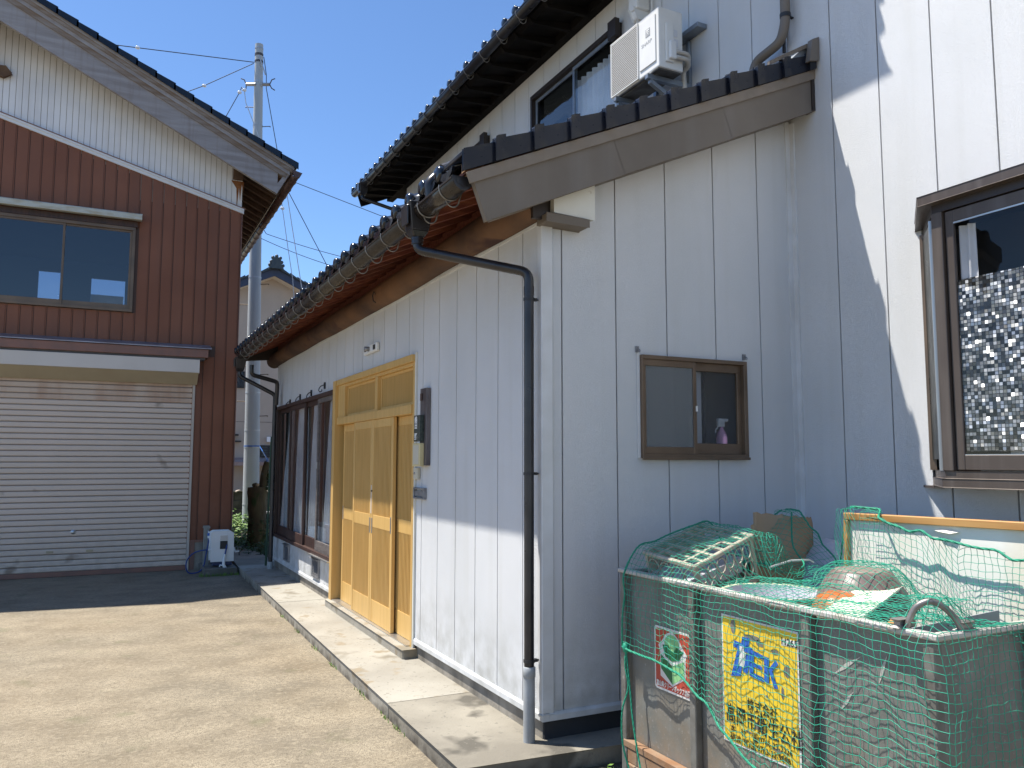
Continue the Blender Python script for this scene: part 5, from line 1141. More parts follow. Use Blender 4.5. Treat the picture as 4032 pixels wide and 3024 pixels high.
# leaves: many small leaf quads
def leaves(name, n, fn, size, m_, label=None, par=None, seed=1, stuff=True):
    rn = random.Random(seed); b = MB()
    for i in range(n):
        p = fn(rn); s_ = size * rn.uniform(.6, 1.3); a = Vector((rn.uniform(-1, 1), rn.uniform(-1, 1), rn.uniform(-.3, .5))).normalized(); c = a.cross(Vector((rn.uniform(-.4, .4), rn.uniform(-.4, .4), 1))).normalized()
        q = Vector(p); nrm = a.cross(c) * s_ * .15
        b.add([q - a * s_ * .5, q + c * s_ * .28 + nrm, q + a * s_ * .55, q - c * s_ * .28 + nrm], [(0, 1, 2), (0, 2, 3)])
    o = b.build(name, m_, par, fixn=False)
    if stuff: tag(o, label, kind="stuff")
    return o
def patch(x0, x1, y0, y1, h):
    def f(r):
        x = r.uniform(x0, x1); y = r.uniform(y0, y1); hh = h * (.45 + .55 * math.sin(x * 7 + y * 3) ** 2) * (.5 + .5 * math.sin(y * 2.1 + x)** 2 + .3)
        return (x, y, r.random() ** .7 * hh)
    return f
leaves("weeds", 3800, patch(1.95, 3.9, 15.6, 21.5, .42), .085, "leaf", seed=2)
leaves("weeds", 1800, patch(2.05, 3.3, 13.9, 16.2, .22), .06, "leaf_dark", seed=4)
leaves("ivy", 240, lambda r: (2.70 + r.gauss(0, .06), 15.5 + r.gauss(0, .08), r.uniform(1.1, 1.48)), .085, "leaf_dark", par=ST, seed=5)
leaves("ivy", 500, lambda r: (2.465 + .17 * math.cos(r.uniform(0, 6.28)), 15.5 - abs(.18 * math.sin(r.uniform(0, 6.28))), r.random() ** 2 * .6), .06, "leaf_dark", par=ST, seed=6)
# grass tufts along the garage foot, by the kerb and near the bin
def grass(pts, seed, name="weeds"):
    rn = random.Random(seed); b = MB()
    for (x, y, z, h) in pts:
        a = rn.uniform(0, 6.28); d = Vector((math.cos(a), math.sin(a), 0)); e = Vector((-d.y, d.x, 0)) * .003; t = Vector((x, y, z)); lean = rn.uniform(.2, .9) * h
        b.add([t - e, t + e, t + d * lean * .5 + Vector((0, 0, h * .7)) + e * .6, t + d * lean + Vector((0, 0, h)), t + d * lean * .5 + Vector((0, 0, h * .7)) - e * .6], [(0, 1, 2, 4), (4, 2, 3)])
    o = b.build(name, "leaf", None, fixn=False); tag(o, kind="stuff"); return o
rn = random.Random(11)
gp = [(1.2 + rn.random() * .55, 12.35 + rn.random() * .15, 0, rn.uniform(.02, .06)) for _ in range(260)]
for yc in (4.9, 5.2, 5.75, 6.6, 7.3, 8.1, 8.9): gp += [(wx(yc) - rn.random() * .025, yc + rn.gauss(0, .08), 0, rn.uniform(.01, .03)) for _ in range(22)]
gp += [(rn.uniform(2.2, 2.5), rn.uniform(3.55, 3.75), 0, rn.uniform(.02, .06)) for _ in range(90)]
grass(gp, 12)
for i, (x, y, s_) in enumerate(((2.20, 3.66, .09), (2.30, 3.58, .12), (2.12, 3.60, .07))):
    o = thing("weed_plant", (x, y, 0), ("tiny seedling by the step edge, left of two small weeds", "small leafy weed growing at the foot of the step beside the bin", "tiny low weed at the bottom edge near the step")[i], "weed")
    MB().tube([(x, y, 0), (x + .01, y, s_ * .6), (x + .012, y - .005, s_)], .002, 5).build("stem", "leaf", o)
    for k in range(5):
        a = k * 1.26 + i; c = Vector((x + .012, y, s_ * (.7 + .08 * k))); d = Vector((math.cos(a), math.sin(a), .15)) * .035; e = Vector((-math.sin(a), math.cos(a), 0)) * .011
        MB().add([c, c + d * .5 + e, c + d, c + d * .5 - e], [(0, 1, 2, 3)]).build("leaf", "leaf", o, fixn=False)
# tyres and green pole
for i in range(2):
    zc = .16 + .27 * i
    TY = thing("tyre_wheel", (3.12, 18, zc - .12), ("upper" if i else "lower") + " of two pale-rimmed wheels stacked beside the stump", "wheel", "stacked wheels behind the stump")
    MB().lathe([(.13, -.11), (.19, -.12), (.23, -.08), (.235, 0), (.23, .08), (.19, .12), (.13, .11)], (3.16, 18, zc), 20).build("tyre", "rubber", TY)
    MB().lathe([(0, .085), (.10, .10), (.135, .125), (.15, .122)], (3.16, 18, zc), 20).build("rim", "rim_steel", TY)
o = MB().tube([(2.13, 12.48, .0), (2.16, 12.46, 2.0)], .016, 10).build("garden_pole", "green_pole"); tag(o, "dark green pole leaning at the far corner of the entrance wing", "pole")

# ================================================================== WASTE BIN
QX, QY0, QY1, QX2, RZ = 2.413, 1.79, 3.60, 3.95, 1.092
Q = thing("waste_bin", (3.18, 2.7, 0), "grey galvanised steel waste bin with signs on its side, overflowing with rubbish", "waste bin")
posts = [QY1 - .02, 3.027, 2.345, QY0 + .028]
MB().box(QX + .04, QX + .046, QY0 + .02, QY1 - .02, .22, RZ - .01).build("side_sheet", "galv_sheet", Q)
MB().box(QX + .02, QX2 - .02, QY0 + .038, QY0 + .044, .2, RZ - .01).build("end_sheet", "galv_sheet", Q)
MB().box(QX + .02, QX2 - .02, QY1 - .044, QY1 - .038, .2, RZ - .01).build("end_sheet", "galv_sheet", Q)
MB().box(QX2 - .046, QX2 - .04, QY0 + .02, QY1 - .02, .2, RZ - .01).build("side_sheet", "galv_sheet", Q)
MB().box(QX + .04, QX2 - .04, QY0 + .04, QY1 - .04, .2, .21).build("floor_sheet", "galv_sheet", Q)
for p in posts: MB().box(QX, QX + .0385, p - .022, p + .022, .02 if p in (posts[0], posts[-1]) else .245, RZ - .022).build("post", "galv_post_shaded", Q, bevel=.004)
for xx in (2.95, 3.45, 3.92): MB().box(xx - .02, xx + .02, QY0, QY0 + .0365, .02 if xx > 3.9 else .24, RZ - .022).build("post", "galv_post_shaded", Q, bevel=.004)
MB().box(QX2 - .04, QX2, QY1 - .04, QY1, .02, RZ - .022).build("post", "galv_post_shaded", Q, bevel=.004)
def rimbar(*c): 
    b = MB().box(*c); return b.build("rim_rail", "galv_rim", Q, bevel=.005)
rimbar(QX - .008, QX + .030, QY0 - .012, QY1 + .012, RZ - .022, RZ); rimbar(QX2 - .046, QX2 + .012, QY0 - .012, QY1 + .012, RZ - .022, RZ)
rimbar(QX + .031, QX2 - .047, QY0 - .010, QY0 + .030, RZ - .022, RZ); rimbar(QX + .047, QX2 - .047, QY1 - .046, QY1 + .012, RZ - .022, RZ)
MB().box(QX - .004, QX + .039, QY0, QY1 - .02, .205, .24).box(QX - .010, QX + .02, QY0 + .1, QY1 - .06, .11, .135).box(QX - .0, QX + .03, QY0 + .05, QY1 - .05, .135, .204).build("bottom_flange", "rusty_flange", Q, bevel=.004)
# white gaffer smears on the near panel
b = MB()
for (y, z, l, a) in ((2.25, .86, .16, -.6), (2.05, .87, .12, -1.2), (2.22, .74, .10, -.9)):
    d = Vector((0, math.cos(a), math.sin(a))) * l * -1; e = Vector((0, .006, .006)); c = Vector((QX + .0385, y, z)); b.add([c - e * .3, c + d * .4 - e, c + d, c + d * .5 + e], [(0, 1, 2, 3)])
tag(b.build("paint_smear", "galv_rim", Q, fixn=False), kind="stuff")
# lifting lug
MB().tube(catmull([(2.425, 1.905, 1.08), (2.428, 1.895, 1.12), (2.44, 1.875, 1.165), (2.47, 1.845, 1.185), (2.505, 1.82, 1.165), (2.54, 1.80, 1.12), (2.55, 1.795, 1.08)], 4), .011, 10).build("lifting_lug", "steel_lug", Q)
for c in ((2.425, 1.925), (2.575, 1.80)): MB().prism([(c[0] - .03, c[1] - .012), (c[0] + .03, c[1] - .012), (c[0] + .03, c[1] + .012), (c[0] - .03, c[1] + .012)], 'z', RZ, RZ + .028).build("lug_weld", "steel_lug", Q, bevel=.008)

# --- yellow sign
YS = thing("yellow_sign", (QX + .02, 2.64, .45), "peeling yellow sign with blue logo and black company lettering on the bin side", "sign")
xs = QX + .036
def q4(y0, y1, zt0, zt1, zb0, zb1, x, th, name, m_, par): # quad plate with corner heights, y0 is image-left (larger y)
    return MB().hexa([(x, y0[1], zb0), (x, y1[1], zb1), (x + th, y1[1], zb1), (x + th, y0[1], zb0), (x, y0[0], zt0), (x, y1[0], zt1), (x + th, y1[0], zt1), (x + th, y0[0], zt0)]).build(name, m_, par)
def sy(u): return 2.860 - u * .445          # u 0..1 left to right on the sign
def sz(v): return .445 + v * .535           # v 0 bottom .. 1 top
def plate(poly, x, th, name, m_, par, fy=sy, fz=sz): return MB().prism([(fy(u), fz(v)) for u, v in poly], 'x', x, x + th).build(name, m_, par)
plate([(0, 0), (1, 0), (1, 1), (0, 1)], xs, .0022, "sign_plate", "sign_white", YS)
plate([(.018, .012), (.975, .02), (.985, .985), (.02, .985)], xs - .001, .001, "yellow_face", "sign_yellow", YS)
def flat(poly, m_, name, par, x=None, fy=sy, fz=sz): return MB().prism([(fy(u), fz(v)) for u, v in poly], 'x', (x or xs - .0018), (x or xs - .0018) + .0007).build(name, m_, par)
# peeled patches
rn = random.Random(21)
for (u, v, w_, h_) in ((.17, .91, .045, .12), (.42, .87, .10, .05), (.53, .84, .05, .05), (.72, .81, .05, .04), (.86, .70, .045, .085), (.60, .46, .02, .025), (.47, .21, .05, .05), (.35, .14, .05, .02), (.72, .09, .06, .035), (.8, .52, .02, .10)):
    flat([(u + w_ * math.cos(t) * rn.uniform(.7, 1.2), v + h_ * .5 * math.sin(t) * rn.uniform(.7, 1.3)) for t in [k * .7 for k in range(9)]], "galv_sheet", "peeled_patch", YS)
flat([(.80, .875), (.985, .885), (.985, .935), (.80, .925)], "sign_white", "number_label", YS)
text("lettering", "H265", .040, (xs - .0026, sy(.80), sz(.885)), "sign_black", YS, ext=.0003, bold=.0004)
# blue logo: F-like T with slanted strokes then EK
x_ = xs - .0026
lgn = [0]
def ls(poly): return [(.13 + (u - .13) * .80, .86 - (.86 - v) * .78) for u, v in poly]
def lg(poly, m_="sign_blue", nm="logo"): lgn[0] += 1; return flat(ls(poly), m_, nm, YS, x=x_ - .00022 * lgn[0])
lg([(.34, .86), (.47, .86), (.44, .78), (.32, .78)]); lg([(.20, .80), (.50, .775), (.54, .70), (.18, .735)]); lg([(.26, .735), (.36, .72), (.30, .46), (.13, .43)])
lg([(.40, .70), (.49, .69), (.41, .50), (.33, .52)])
flat(ls([(.28, .76), (.37, .76), (.36, .72), (.40, .70), (.36, .55), (.26, .57), (.30, .71)]), "sign_white", "logo_highlight", YS, x=x_ - .0016)
for (p) in ([(.47, .76), (.69, .73), (.685, .69), (.465, .71)], [(.47, .64), (.66, .62), (.66, .585), (.47, .60)], [(.46, .54), (.68, .52), (.685, .475), (.45, .495)], [(.46, .76), (.535, .75), (.52, .49), (.45, .495)],
            [(.70, .73), (.775, .725), (.765, .48), (.695, .49)], [(.77, .62), (.88, .725), (.92, .69), (.79, .58)], [(.77, .61), (.81, .63), (.91, .46), (.85, .45)]): lg(p)
text("lettering", "株式会社", .055, (x_, sy(.34), sz(.315)), "sign_black", YS, ext=.0003, xs=.80, bold=.0002)
text("lettering", "高岡市衛生公社", .086, (x_, sy(.04), sz(.17)), "sign_black", YS, ext=.0003, xs=.73, bold=.0008)
text("lettering", "本　社　☎0766-23-2226", .034, (x_, sy(.10), sz(.095)), "sign_black", YS, ext=.0003, xs=.96)
text("lettering", "砺波(営)☎0763-32-9888", .034, (x_, sy(.10), sz(.028)), "sign_black", YS, ext=.0003, xs=.96)
# --- red sign
RS = thing("red_sign", (QX + .02, 3.21, .56), "red sticker with a green open-box emblem on the far end of the bin side", "sign")
def ry(u): return 3.355 - u * .28
def rzv(v): return .545 + v * .30
def rflat(poly, m_, nm, d): return flat(poly, m_, nm, RS, x=xs - .0012 - d * .0008, fy=ry, fz=rzv)
def rrect(a, c, rad=.06, lo=0, hi=1):
    P = []
    for cx, cy, t0 in ((hi - rad, a + rad, -90), (hi - rad, c - rad, 0), (lo + rad, c - rad, 90), (lo + rad, a + rad, 180)):
        for k in range(4): t = R(t0 + 30 * k); P.append((cx + rad * math.cos(t), cy + rad * math.sin(t)))
    return P
rflat(rrect(0, 1), "sign_white", "sticker_border", -1); rflat(rrect(.035, .965, .05, .035, .965), "sign_red", "sticker_face", 0)
rflat([(.17, .22), (.17, .60), (.12, .70), (.22, .78), (.33, .90), (.5, .965), (.67, .88), (.78, .76), (.90, .66), (.86, .58), (.86, .30), (.5, .11)], "sign_white", "emblem_outline", 1)
rflat([(.19, .56), (.5, .43), (.5, .145), (.19, .34)], "sign_green", "emblem_box_left", 2); rflat([(.5, .43), (.83, .56), (.83, .32), (.5, .145)], "sign_lime", "emblem_box_right", 2)
rflat([(.5 + .20 * math.cos(t * .45), .76 + .155 * math.sin(t * .45)) for t in range(14)], "sign_lime", "emblem_ball", 2)
rflat([(.24, .72), (.42, .74), (.46, .66), (.56, .66), (.62, .74), (.82, .70), (.74, .62), (.70, .55), (.5, .50), (.32, .55)], "sign_green", "emblem_arrows", 3)
text("lettering", "富山県クリーンボックス協議会", .030, (xs - .0035, ry(.06), rzv(.06)), "sign_white", RS, ext=.0003, xs=.655, bold=.0008)

# --- rubbish in the bin
# plastic crate upside down: corner frame from four top corners
nl, fl, nr = Vector((2.455, 3.045, 1.160)), Vector((2.455, 3.46, 1.190)), Vector((2.92, 3.15, 1.285))
e1 = (nr - nl); e2 = (fl - nl); n3 = e1.cross(e2).normalized(); dn = -n3 * .24
K = thing("plastic_crate", (2.6, 3.2, 1.0), "upturned grey-beige plastic crate under the net at the far end of the bin", "crate")
def cp(u, v, w): return nl + e1 * u + e2 * v + dn * w
def cbox(b, u0, u1, v0, v1, w0, w1): b.hexa([cp(u0, v0, w1), cp(u1, v0, w1), cp(u1, v1, w1), cp(u0, v1, w1), cp(u0, v0, w0), cp(u1, v0, w0), cp(u1, v1, w0), cp(u0, v1, w0)])
b = MB()
for (a) in ((0, 1, 0, .06), (0, 1, .94, 1), (0, .05, .06, .94), (.95, 1, .06, .94)): b = MB(); cbox(b, a[0], a[1], a[2], a[3], 0, .09); b.build("rim_bar", "crate_grey", K, bevel=.004)
for k in range(1, 6): b = MB(); cbox(b, k / 6 - .022, k / 6 + .022, .06, .94, .01, .06); b.build("base_slat", "crate_grey", K)
for k in range(1, 4): b = MB(); cbox(b, .05, .95, k / 4 - .02, k / 4 + .02, .014, .05); b.build("base_slat", "crate_grey", K)
b = MB()
for (u0, u1, v0, v1) in ((.02, .07, .02, .07), (.93, .98, .02, .07), (.02, .07, .93, .98), (.93, .98, .93, .98)): cbox(b, u0, u1, v0, v1, .09, 1)
cbox(b, .03, .97, .02, .05, .90, 1); cbox(b, .03, .06, .05, .95, .90, 1); cbox(b, .94, .97, .05, .95, .90, 1); cbox(b, .06, .94, .95, .98, .09, 1)
b.build("corner_legs", "crate_grey", K)
b = MB()
for row in range(2):
    for k in range(6):
        c = cp(.14 + k * .145, .035, .30 + row * .36); ring = [c + e1.normalized() * .034 * math.cos(t * .524) + dn.normalized() * .038 * math.sin(t * .524) for t in range(12)]
        b.tube(ring, .0045, 5, closed=True)
for row in range(2):
    for k in range(4):
        c = cp(.035, .15 + k * .23, .30 + row * .36); ring = [c + e2.normalized() * .042 * math.cos(t * .524) + dn.normalized() * .038 * math.sin(t * .524) for t in range(12)]
        b.tube(ring, .0045, 5, closed=True)
tag(b.build("ring_lattice", "crate_grey", K), kind="stuff")
# dark things inside
o = MB().box(2.50, 3.9, 1.86, 3.54, .22, .62).build("rubbish_fill", "bin_shade"); tag(o, kind="stuff")
PL = thing("blue_tray", (2.72, 3.38, 1.0), "pale blue plastic tray beneath the upturned crate", "tray")
MB().obox((2.50, 3.16, 1.06), (.40, .06, .09), (-.04, .30, .0), (0, 0, .012)).obox((2.50, 3.16, 1.06), (.40, .06, .09), (0, .01, 0), (0, 0, -.06)).build("tray", "basin_grey", PL)
BS = thing("wash_basin", (2.74, 2.83, .9), "large white-grey plastic basin in the bin next to the crate", "basin")
bc = Vector((2.70, 2.80, 1.02))
MB().lathe([(.15, -.16), (.20, -.02), (.215, .045), (.228, .05), (.228, .04), (.222, .03), (.205, -.03), (.155, -.17), (.0, -.17)], bc, 32).build("shell", "basin_cream", BS)
MB().lathe([(.0, -.155), (.148, -.155), (.196, -.02), (.2105, .046)], bc, 32).build("inner_face", "basin_grey", BS)
PT_ = thing("plastic_pot", (3.02, 2.58, .9), "dark brown plastic plant pot lying upside down with drain holes", "plant pot")
pc = Vector((3.03, 2.60, 1.165))
MB().lathe([(.112, .0), (.128, -.006), (.135, -.02), (.150, -.035), (.185, -.09), (.205, -.16), (.215, -.24), (.21, -.25)], pc, 36).build("wall", "pot_brown", PT_)
MB().lathe([(.0, .004), (.108, .004), (.114, .0)], pc, 36).build("bottom", "pot_disc", PT_)
b = MB()
for k in range(7):
    a = k * .9; b.lathe([(0, .0), (.006, .0)], pc + Vector((.092 * math.cos(a), .092 * math.sin(a), .0055)), 8)
tag(b.build("drain_holes", "joint", PT_), kind="stuff")
OB = thing("orange_bowl", (2.76, 2.44, .98), "orange-brown plastic bowl upside down just inside the bin rim", "bowl")
MB().lathe([(0, .085), (.05, .08), (.085, .062), (.108, .03), (.118, -.02), (.122, -.06)], (2.775, 2.50, 1.02), 28).build("bowl", "bowl_orange", OB)
CB = thing("cream_panel", (2.85, 2.2, 1.05), "cream coloured flat board lying across the middle of the bin", "board")
MB().obox((2.50, 2.16, 1.058), (.62, .30, .04), (-.07, .14, .0), (0, 0, .012)).build("board", "cream_board", CB, bevel=.002)
MB().obox((2.60, 2.095, 1.03), (.075, .04, .004), (-.01, .02, .0), (0, 0, .028)).build("wood_edge", "board_frame", CB)
IP = thing("inner_partition", (2.75, 2.0, 1.0), "plain grey metal sheet standing inside the near end of the bin", "metal sheet")
MB().obox((2.50, 2.02, .80), (.75, .10, 0), (-.004, .004, .0), (0, 0, .25)).build("sheet", "bin_shade", IP)
# white framed board
WB = thing("framed_board", (3.5, 2.3, .7), "large white board in a varnished wooden frame standing upright in the bin", "board")
fx = 3.50
def bz(y): return 1.376 - (y - 3.108) * .014
MB().hexa([(fx, 1.2, .70), (fx + .012, 1.2, .70), (fx + .012, 3.085, .70), (fx, 3.085, .70), (fx + .03, 1.2, bz(1.2) - .03), (fx + .042, 1.2, bz(1.2) - .03), (fx + .042, 3.085, bz(3.085) - .03), (fx + .03, 3.085, bz(3.085) - .03)]).build("white_sheet", "board_white", WB)
MB().hexa([(fx + .008, 1.2, bz(1.2) - .036), (fx + .056, 1.2, bz(1.2) - .036), (fx + .056, 3.115, bz(3.115) - .036), (fx + .008, 3.115, bz(3.115) - .036), (fx + .008, 1.2, bz(1.2)), (fx + .056, 1.2, bz(1.2)), (fx + .056, 3.115, bz(3.115)), (fx + .008, 3.115, bz(3.115))]).build("top_rail", "board_frame", WB, bevel=.003)
MB().hexa([(fx - .02, 3.086, .70), (fx + .03, 3.086, .70), (fx + .03, 3.115, .70), (fx - .02, 3.115, .70), (fx + .008, 3.086, bz(3.1) - .037), (fx + .056, 3.086, bz(3.1) - .037), (fx + .056, 3.115, bz(3.1) - .037), (fx + .008, 3.115, bz(3.1) - .037)]).build("side_rail", "board_frame", WB, bevel=.003)
MB().add([(fx + .022, 2.60, 1.325), (fx + .005, 2.56, 1.32), (fx + .002, 2.50, 1.315), (fx + .022, 2.46, 1.325), (fx + .024, 2.53, 1.335)], [(0, 1, 2, 3, 4)]).build("torn_flap", "board_white", WB, fixn=False)
# cardboard: bent sheet
CD = thing("cardboard_sheet", (3.45, 3.5, 1.0), "torn brown cardboard sheet standing bent behind the crate", "cardboard")
b = MB(); cols = 18; prof = [(-.6, 1.352), (-.55, 1.352)]
vs = []; fs = []
for i in range(cols + 1):
    t = i / cols; x = 3.245 + .46 * t; y = 3.50 - .10 * math.sin(t * math.pi * .9) ** 2 + .02 * t; top = 1.362 - .045 * t + (.006 * math.sin(i * 2.3)) - (.03 if i == cols else 0)
    vs += [(x, y, .85), (x, y, top)]
    if i: fs.append((2 * i - 2, 2 * i, 2 * i + 1, 2 * i - 1))
b.add(vs, fs, True); b.add([(3.245, 3.50, .85), (3.245, 3.5, 1.30), (3.228, 3.503, 1.29), (3.232, 3.503, 1.26), (3.215, 3.505, 1.25), (3.215, 3.505, .85)], [(0, 1, 2, 3, 4, 5)])
o = b.build("sheet", "cardboard", CD, fixn=False)
sm = o.modifiers.new("thick", 'SOLIDIFY'); sm.thickness = .006
RD = thing("metal_rod", (3.2, 3.15, 1.15), "thin shiny metal rod lying across the rubbish behind the basin", "rod")
MB().tube([(2.95, 3.08, 1.125), (3.15, 3.14, 1.14), (3.30, 3.16, 1.135), (3.33, 3.16, 1.12)], .006, 8).build("rod", "rim_steel", RD)
BG = thing("blue_bag", (3.6, 3.3, .9), "pale blue plastic bag slumped between the cardboard and the framed board", "bag")
rn = random.Random(8); vs = []; fs = []; nn = 10
for i in range(nn + 1):
    for j in range(nn + 1):
        u, v = i / nn, j / nn; vs.append((3.50 + .34 * u, 3.52 - .34 * v, .95 + .26 * (math.sin(math.pi * u) * math.sin(math.pi * v)) ** .5 + rn.uniform(-.012, .012)))
for i in range(nn):
    for j in range(nn): a = i * (nn + 1) + j; fs.append((a, a + 1, a + nn + 2, a + nn + 1))
MB().add(vs, fs, False).build("bag", "basin_grey", BG, fixn=False)

# ================================================================== NET
NET = thing("green_net", (2.9, 2.7, 1.0), "green mesh net with rope edging draped over the waste bin", "net")
def lerp_tab(tab, x):
    tab = sorted(tab)
    if x <= tab[0][0]: return tab[0][1]
    for (a, va), (c, vc) in zip(tab[:-1], tab[1:]):
        if x <= c:
            t = (x - a) / (c - a); t = t * t * (3 - 2 * t); return va + (vc - va) * t
    return tab[-1][1]
ZB = [(1.79, .10), (2.0, .20), (2.2, .28), (2.4, .335), (2.6, .42), (2.8, .52), (2.95, .60), (3.1, .665), (3.3, .70), (3.62, .71)]
def crate_top(x, y):
    # solve plane height at (x, y)
    u = ((x - nl.x)) / e1.x; v = (y - nl.y - e1.y * u) / e2.y
    z = nl.z + e1.z * u + e2.z * v; return z, u, v
def Hs(x, y):       # height of the net over the contents
    z = 1.085 + .012 * math.sin(x * 9 + y * 5)
    if x > 2.80 and y < 2.62: z -= .17 * max(0, min(1, (x - 2.80) / .25)) * max(0, min(1, (2.62 - y) / .2))
    def dome(cx, cy, r, h, pw=2.):
        d = math.hypot(x - cx, y - cy) / r; return 1.04 + (h - 1.04) * max(0., 1 - d ** pw) if d < 1 else 0
    z = max(z, dome(3.03, 2.60, .24, 1.195, 4), dome(2.775, 2.5, .15, 1.125, 3), dome(2.72, 2.84, .27, 1.088, 6), dome(2.49, 1.84, .13, 1.205, 2.4))
    if 2.45 < x < 3.12 and 2.12 < y < 2.46: z = max(z, 1.09)
    cz, u, v = crate_top(x, y)
    if v > -.35 and u > -.3:
        f = 1.
        if v < 0: f = max(0, 1 + v / .30)
        if u > 1.0: f = max(0, 1 - (u - 1.0) / .45)
        z = max(z, 1.07 + (cz + .012 - 1.07) * (f * f * (3 - 2 * f)))
    if y > 3.12 and x > 3.2: z = max(z, 1.10 + .27 * max(0, min(1, (x - 3.22) / .2)) * max(0, min(1, (y - 3.15) / .28)))
    return z
TOP = [(1.2, 1.20), (1.9, 1.235), (2.1, 1.25), (2.35, 1.275), (2.6, 1.315), (2.8, 1.36), (2.92, 1.395), (3.1, 1.40), (3.2, 1.36), (3.32, 1.22), (3.42, 1.33), (3.62, 1.36)]
CS = .0300
def column(y):
    """world polyline across the bin at this y: negative length hangs outside, positive runs inside"""
    inside = []; ztop = lerp_tab(TOP, y)
    n = 90; xe = 3.475 if y < 3.13 else 3.55 - .0 * y
    x = QX - .016
    pts = [(x, RZ + .004)]
    for i in range(1, n + 1):
        xx = x + (xe - .03 - x) * i / n; t = min(1, (i / n) / .06); pts.append((xx, (RZ + .004) * (1 - t) + Hs(xx, y) * t if t < 1 else Hs(xx, y)))
    if y < 3.13:      # climbs the board
        zl = pts[-1][1]
        for i in range(1, 16):
            t = i / 15; pts.append((xe - .03 + .022 * math.sin(t * 1.57), zl + (ztop - zl) * t))
        if y > 2.86:
            for i in range(1, 5): pts.append((xe + .02 * i, ztop + .003))
    return pts
def resample(pts, step):
    out = [pts[0]]; acc = 0.
    for a, c in zip(pts[:-1], pts[1:]):
        d = math.hypot(c[0] - a[0], c[1] - a[1])
        while d > 0 and acc + d >= step:
            t = (step - acc) / d; a = (a[0] + (c[0] - a[0]) * t, a[1] + (c[1] - a[1]) * t); out.append(a); d = math.hypot(c[0] - a[0], c[1] - a[1]); acc = 0.
        acc += d
    return out
rn = random.Random(5)
def wob(i, j, k):  # smooth-ish pseudo noise
    return math.sin(i * .9 + j * 1.3 + k * 2.1) * .5 + math.sin(i * .37 - j * .53 + k) + math.sin(i * 2.3 + j * 1.9 + k * 5) * .35
ncol = int((3.515 - 1.785) / CS); grid = {}; bottoms = []; tops = []
for i in range(ncol + 1):
    y = 3.515 - i * CS
    inn = resample(column(y), CS); zb = lerp_tab(ZB, y)
    for j, (x, z) in enumerate(inn): grid[(i, j)] = Vector((x, y, z))
    tops.append((i, len(inn) - 1))
    nd = int((RZ - zb) / (CS * .96)); k = 0
    for k in range(1, nd + 1):
        bulge = .006 + .014 * math.sin(min(1, k / 10) * 1.57) + .010 * math.sin(y * 11 + k * .16) + .006 * math.sin(k * .5 + y * 31)
        zz = RZ + .004 - k * (RZ - zb) / nd
        grid[(i, -k)] = Vector((QX - .016 - bulge, y + .02 * math.sin(k * .13 + y * 5) * min(1, k / 12), zz))
    bottoms.append((i, -nd))
for key, p in grid.items():
    i, j = key; a = .0052
    amp = .6 if j >= 0 else 1.
    p += Vector((wob(i, j, 1) * a * .5, wob(i, j, 2) * a, wob(i, j, 3) * a * .8 + (0.002 if j >= 0 else 0)))
b = MB(); R0 = .00118; torn = set()
for (ti, tj) in ((14, 9), (15, 9), (16, 8), (22, 5), (23, 4), (12, 12), (19, 11), (20, 10)): torn.add((ti, tj))
def cord(b, A, B_, key):
    m_ = (A + B_) / 2 + Vector((rn.uniform(-1, 1), rn.uniform(-1, 1), rn.uniform(-1, 1))) * .0022
    b.tube([A, m_, B_], R0, 4, cap=False)
for (i, j), p in grid.items():
    if (i, j) in torn: continue
    for di, dj in ((1, 0), (0, 1)):
        q = grid.get((i + di, j + dj))
        if q is not None and (q - p).length < .12 and (i + di, j + dj) not in torn: cord(b, p, q, (i, j))
# near end: hangs over the end face
ZE = [(2.41, .13), (2.55, .30), (2.7, .50), (2.9, .72), (3.1, .85), (3.5, 1.0)]
g2 = {}
nx = int((3.45 - 2.40) / CS); bot2 = []
for i in range(nx + 1):
    x = QX - .016 + i * CS; zb = lerp_tab(ZE, x); nd = max(1, int((RZ - zb) / CS))
    for k in range(nd + 1):
        g2[(i, k)] = Vector((x + .006 * wob(i, k, 4) * .6, QY0 - .02 - .018 * math.sin(min(1, k / 8) * 1.5) - .01 * math.sin(x * 13 + k * .2), RZ + .006 - k * (RZ - zb) / nd + wob(i, k, 6) * .004))
    bot2.append((i, nd))
for (i, k), p in g2.items():
    for di, dk in ((1, 0), (0, 1)):
        q = g2.get((i + di, k + dk))
        if q is not None and (q - p).length < .10: cord(b, p, q, (i, k))
last = ncol
for k in range(0, 33):   # stitch the corner
    p = grid.get((last, -k)); q = g2.get((0, k))
    if p is not None and q is not None and (p - q).length < .14: cord(b, p, q, (0, k))
    p2 = grid.get((last, k)); q2 = g2.get((k, 0))
    if p2 is not None and q2 is not None and (p2 - q2).length < .2: cord(b, p2, q2, (0, k))
tag(b.build("mesh_cords", "net_green", NET, fixn=False), kind="stuff")
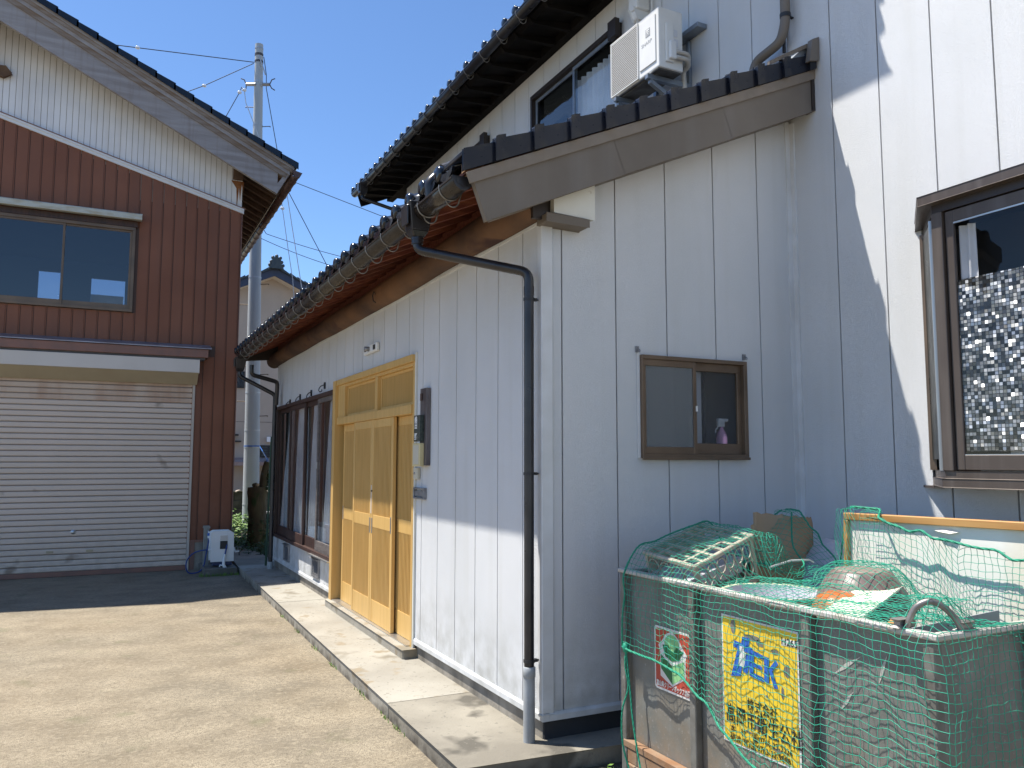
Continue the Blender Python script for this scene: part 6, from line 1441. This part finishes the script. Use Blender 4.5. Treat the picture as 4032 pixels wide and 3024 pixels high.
def rope(P, r, name="edge_rope"):
    P = catmull(P, 3) if len(P) < 60 else [Vector(p) for p in P]
    b = MB(); L = 0; tw = []
    for s_ in range(3):
        pts = []; L = 0
        for i, p in enumerate(P):
            if i: L += (P[i] - P[i - 1]).length
            t = (P[min(i + 1, len(P) - 1)] - P[max(i - 1, 0)]).normalized(); u = t.cross(Vector((0, 0, 1)))
            if u.length < .1: u = t.cross(Vector((1, 0, 0)))
            u.normalize(); w_ = t.cross(u); a = L / (r * 6) * 2 + s_ * 2.094; pts.append(p + (u * math.cos(a) + w_ * math.sin(a)) * r * .5)
        b.tube(pts, r * .62, 6)
    return b.build(name, "rope_green", NET)
bt = [grid[k] for k in bottoms] + [g2[k] for k in bot2]
bt2 = [bt[i] for i in range(0, len(bt), 2)]
dense = catmull(bt2, 8); rope(dense, .0055)
tp = [grid[k] + Vector((-.004, 0, .004)) for k in tops]; tp = [p for p in tp if p.y < 3.12 and p.y > 1.8]; rope(catmull(tp[::2] + [tp[-1] + Vector((0, -.5, -.03))], 8), .006)
tp = [grid[k] for k in tops if grid[k].y >= 3.12]; rope(catmull(tp, 8), .0045)
fe = [grid[(0, j)] for j in range(bottoms[0][1], tops[0][1] + 1)]; rope(catmull(fe[::3], 8), .0045)
# bunched gather line running from cardboard foot to rim, and hanging strands
rope(catmull([(3.47, 3.44, 1.36), (3.33, 3.30, 1.20), (3.22, 3.12, 1.13), (3.10, 3.02, 1.12)], 14), .0045)
kx = QX - .035; ky = 3.50
rope(catmull([(kx, ky, .70), (kx - .006, ky, .62), (kx, ky - .015, .52), (kx - .02, ky + .01, .40), (kx - .02, ky + .01, .25), (kx, ky - .02, .12), (kx, ky - .10, .03)], 14), .0045, "hanging_strand")
rope(catmull([(kx, ky, .70), (kx + .004, ky - .01, .60), (kx + .004, ky - .03, .48), (kx, ky - .05, .38), (kx - .005, ky - .10, .22), (kx - .01, ky - .16, .08), (kx, ky - .17, .02)], 14), .0045, "hanging_strand")
MB().lathe([(0, -.03), (.014, -.02), (.018, 0), (.014, .022), (0, .03)], (kx, ky, .71), 10).build("knot", "rope_green", NET)
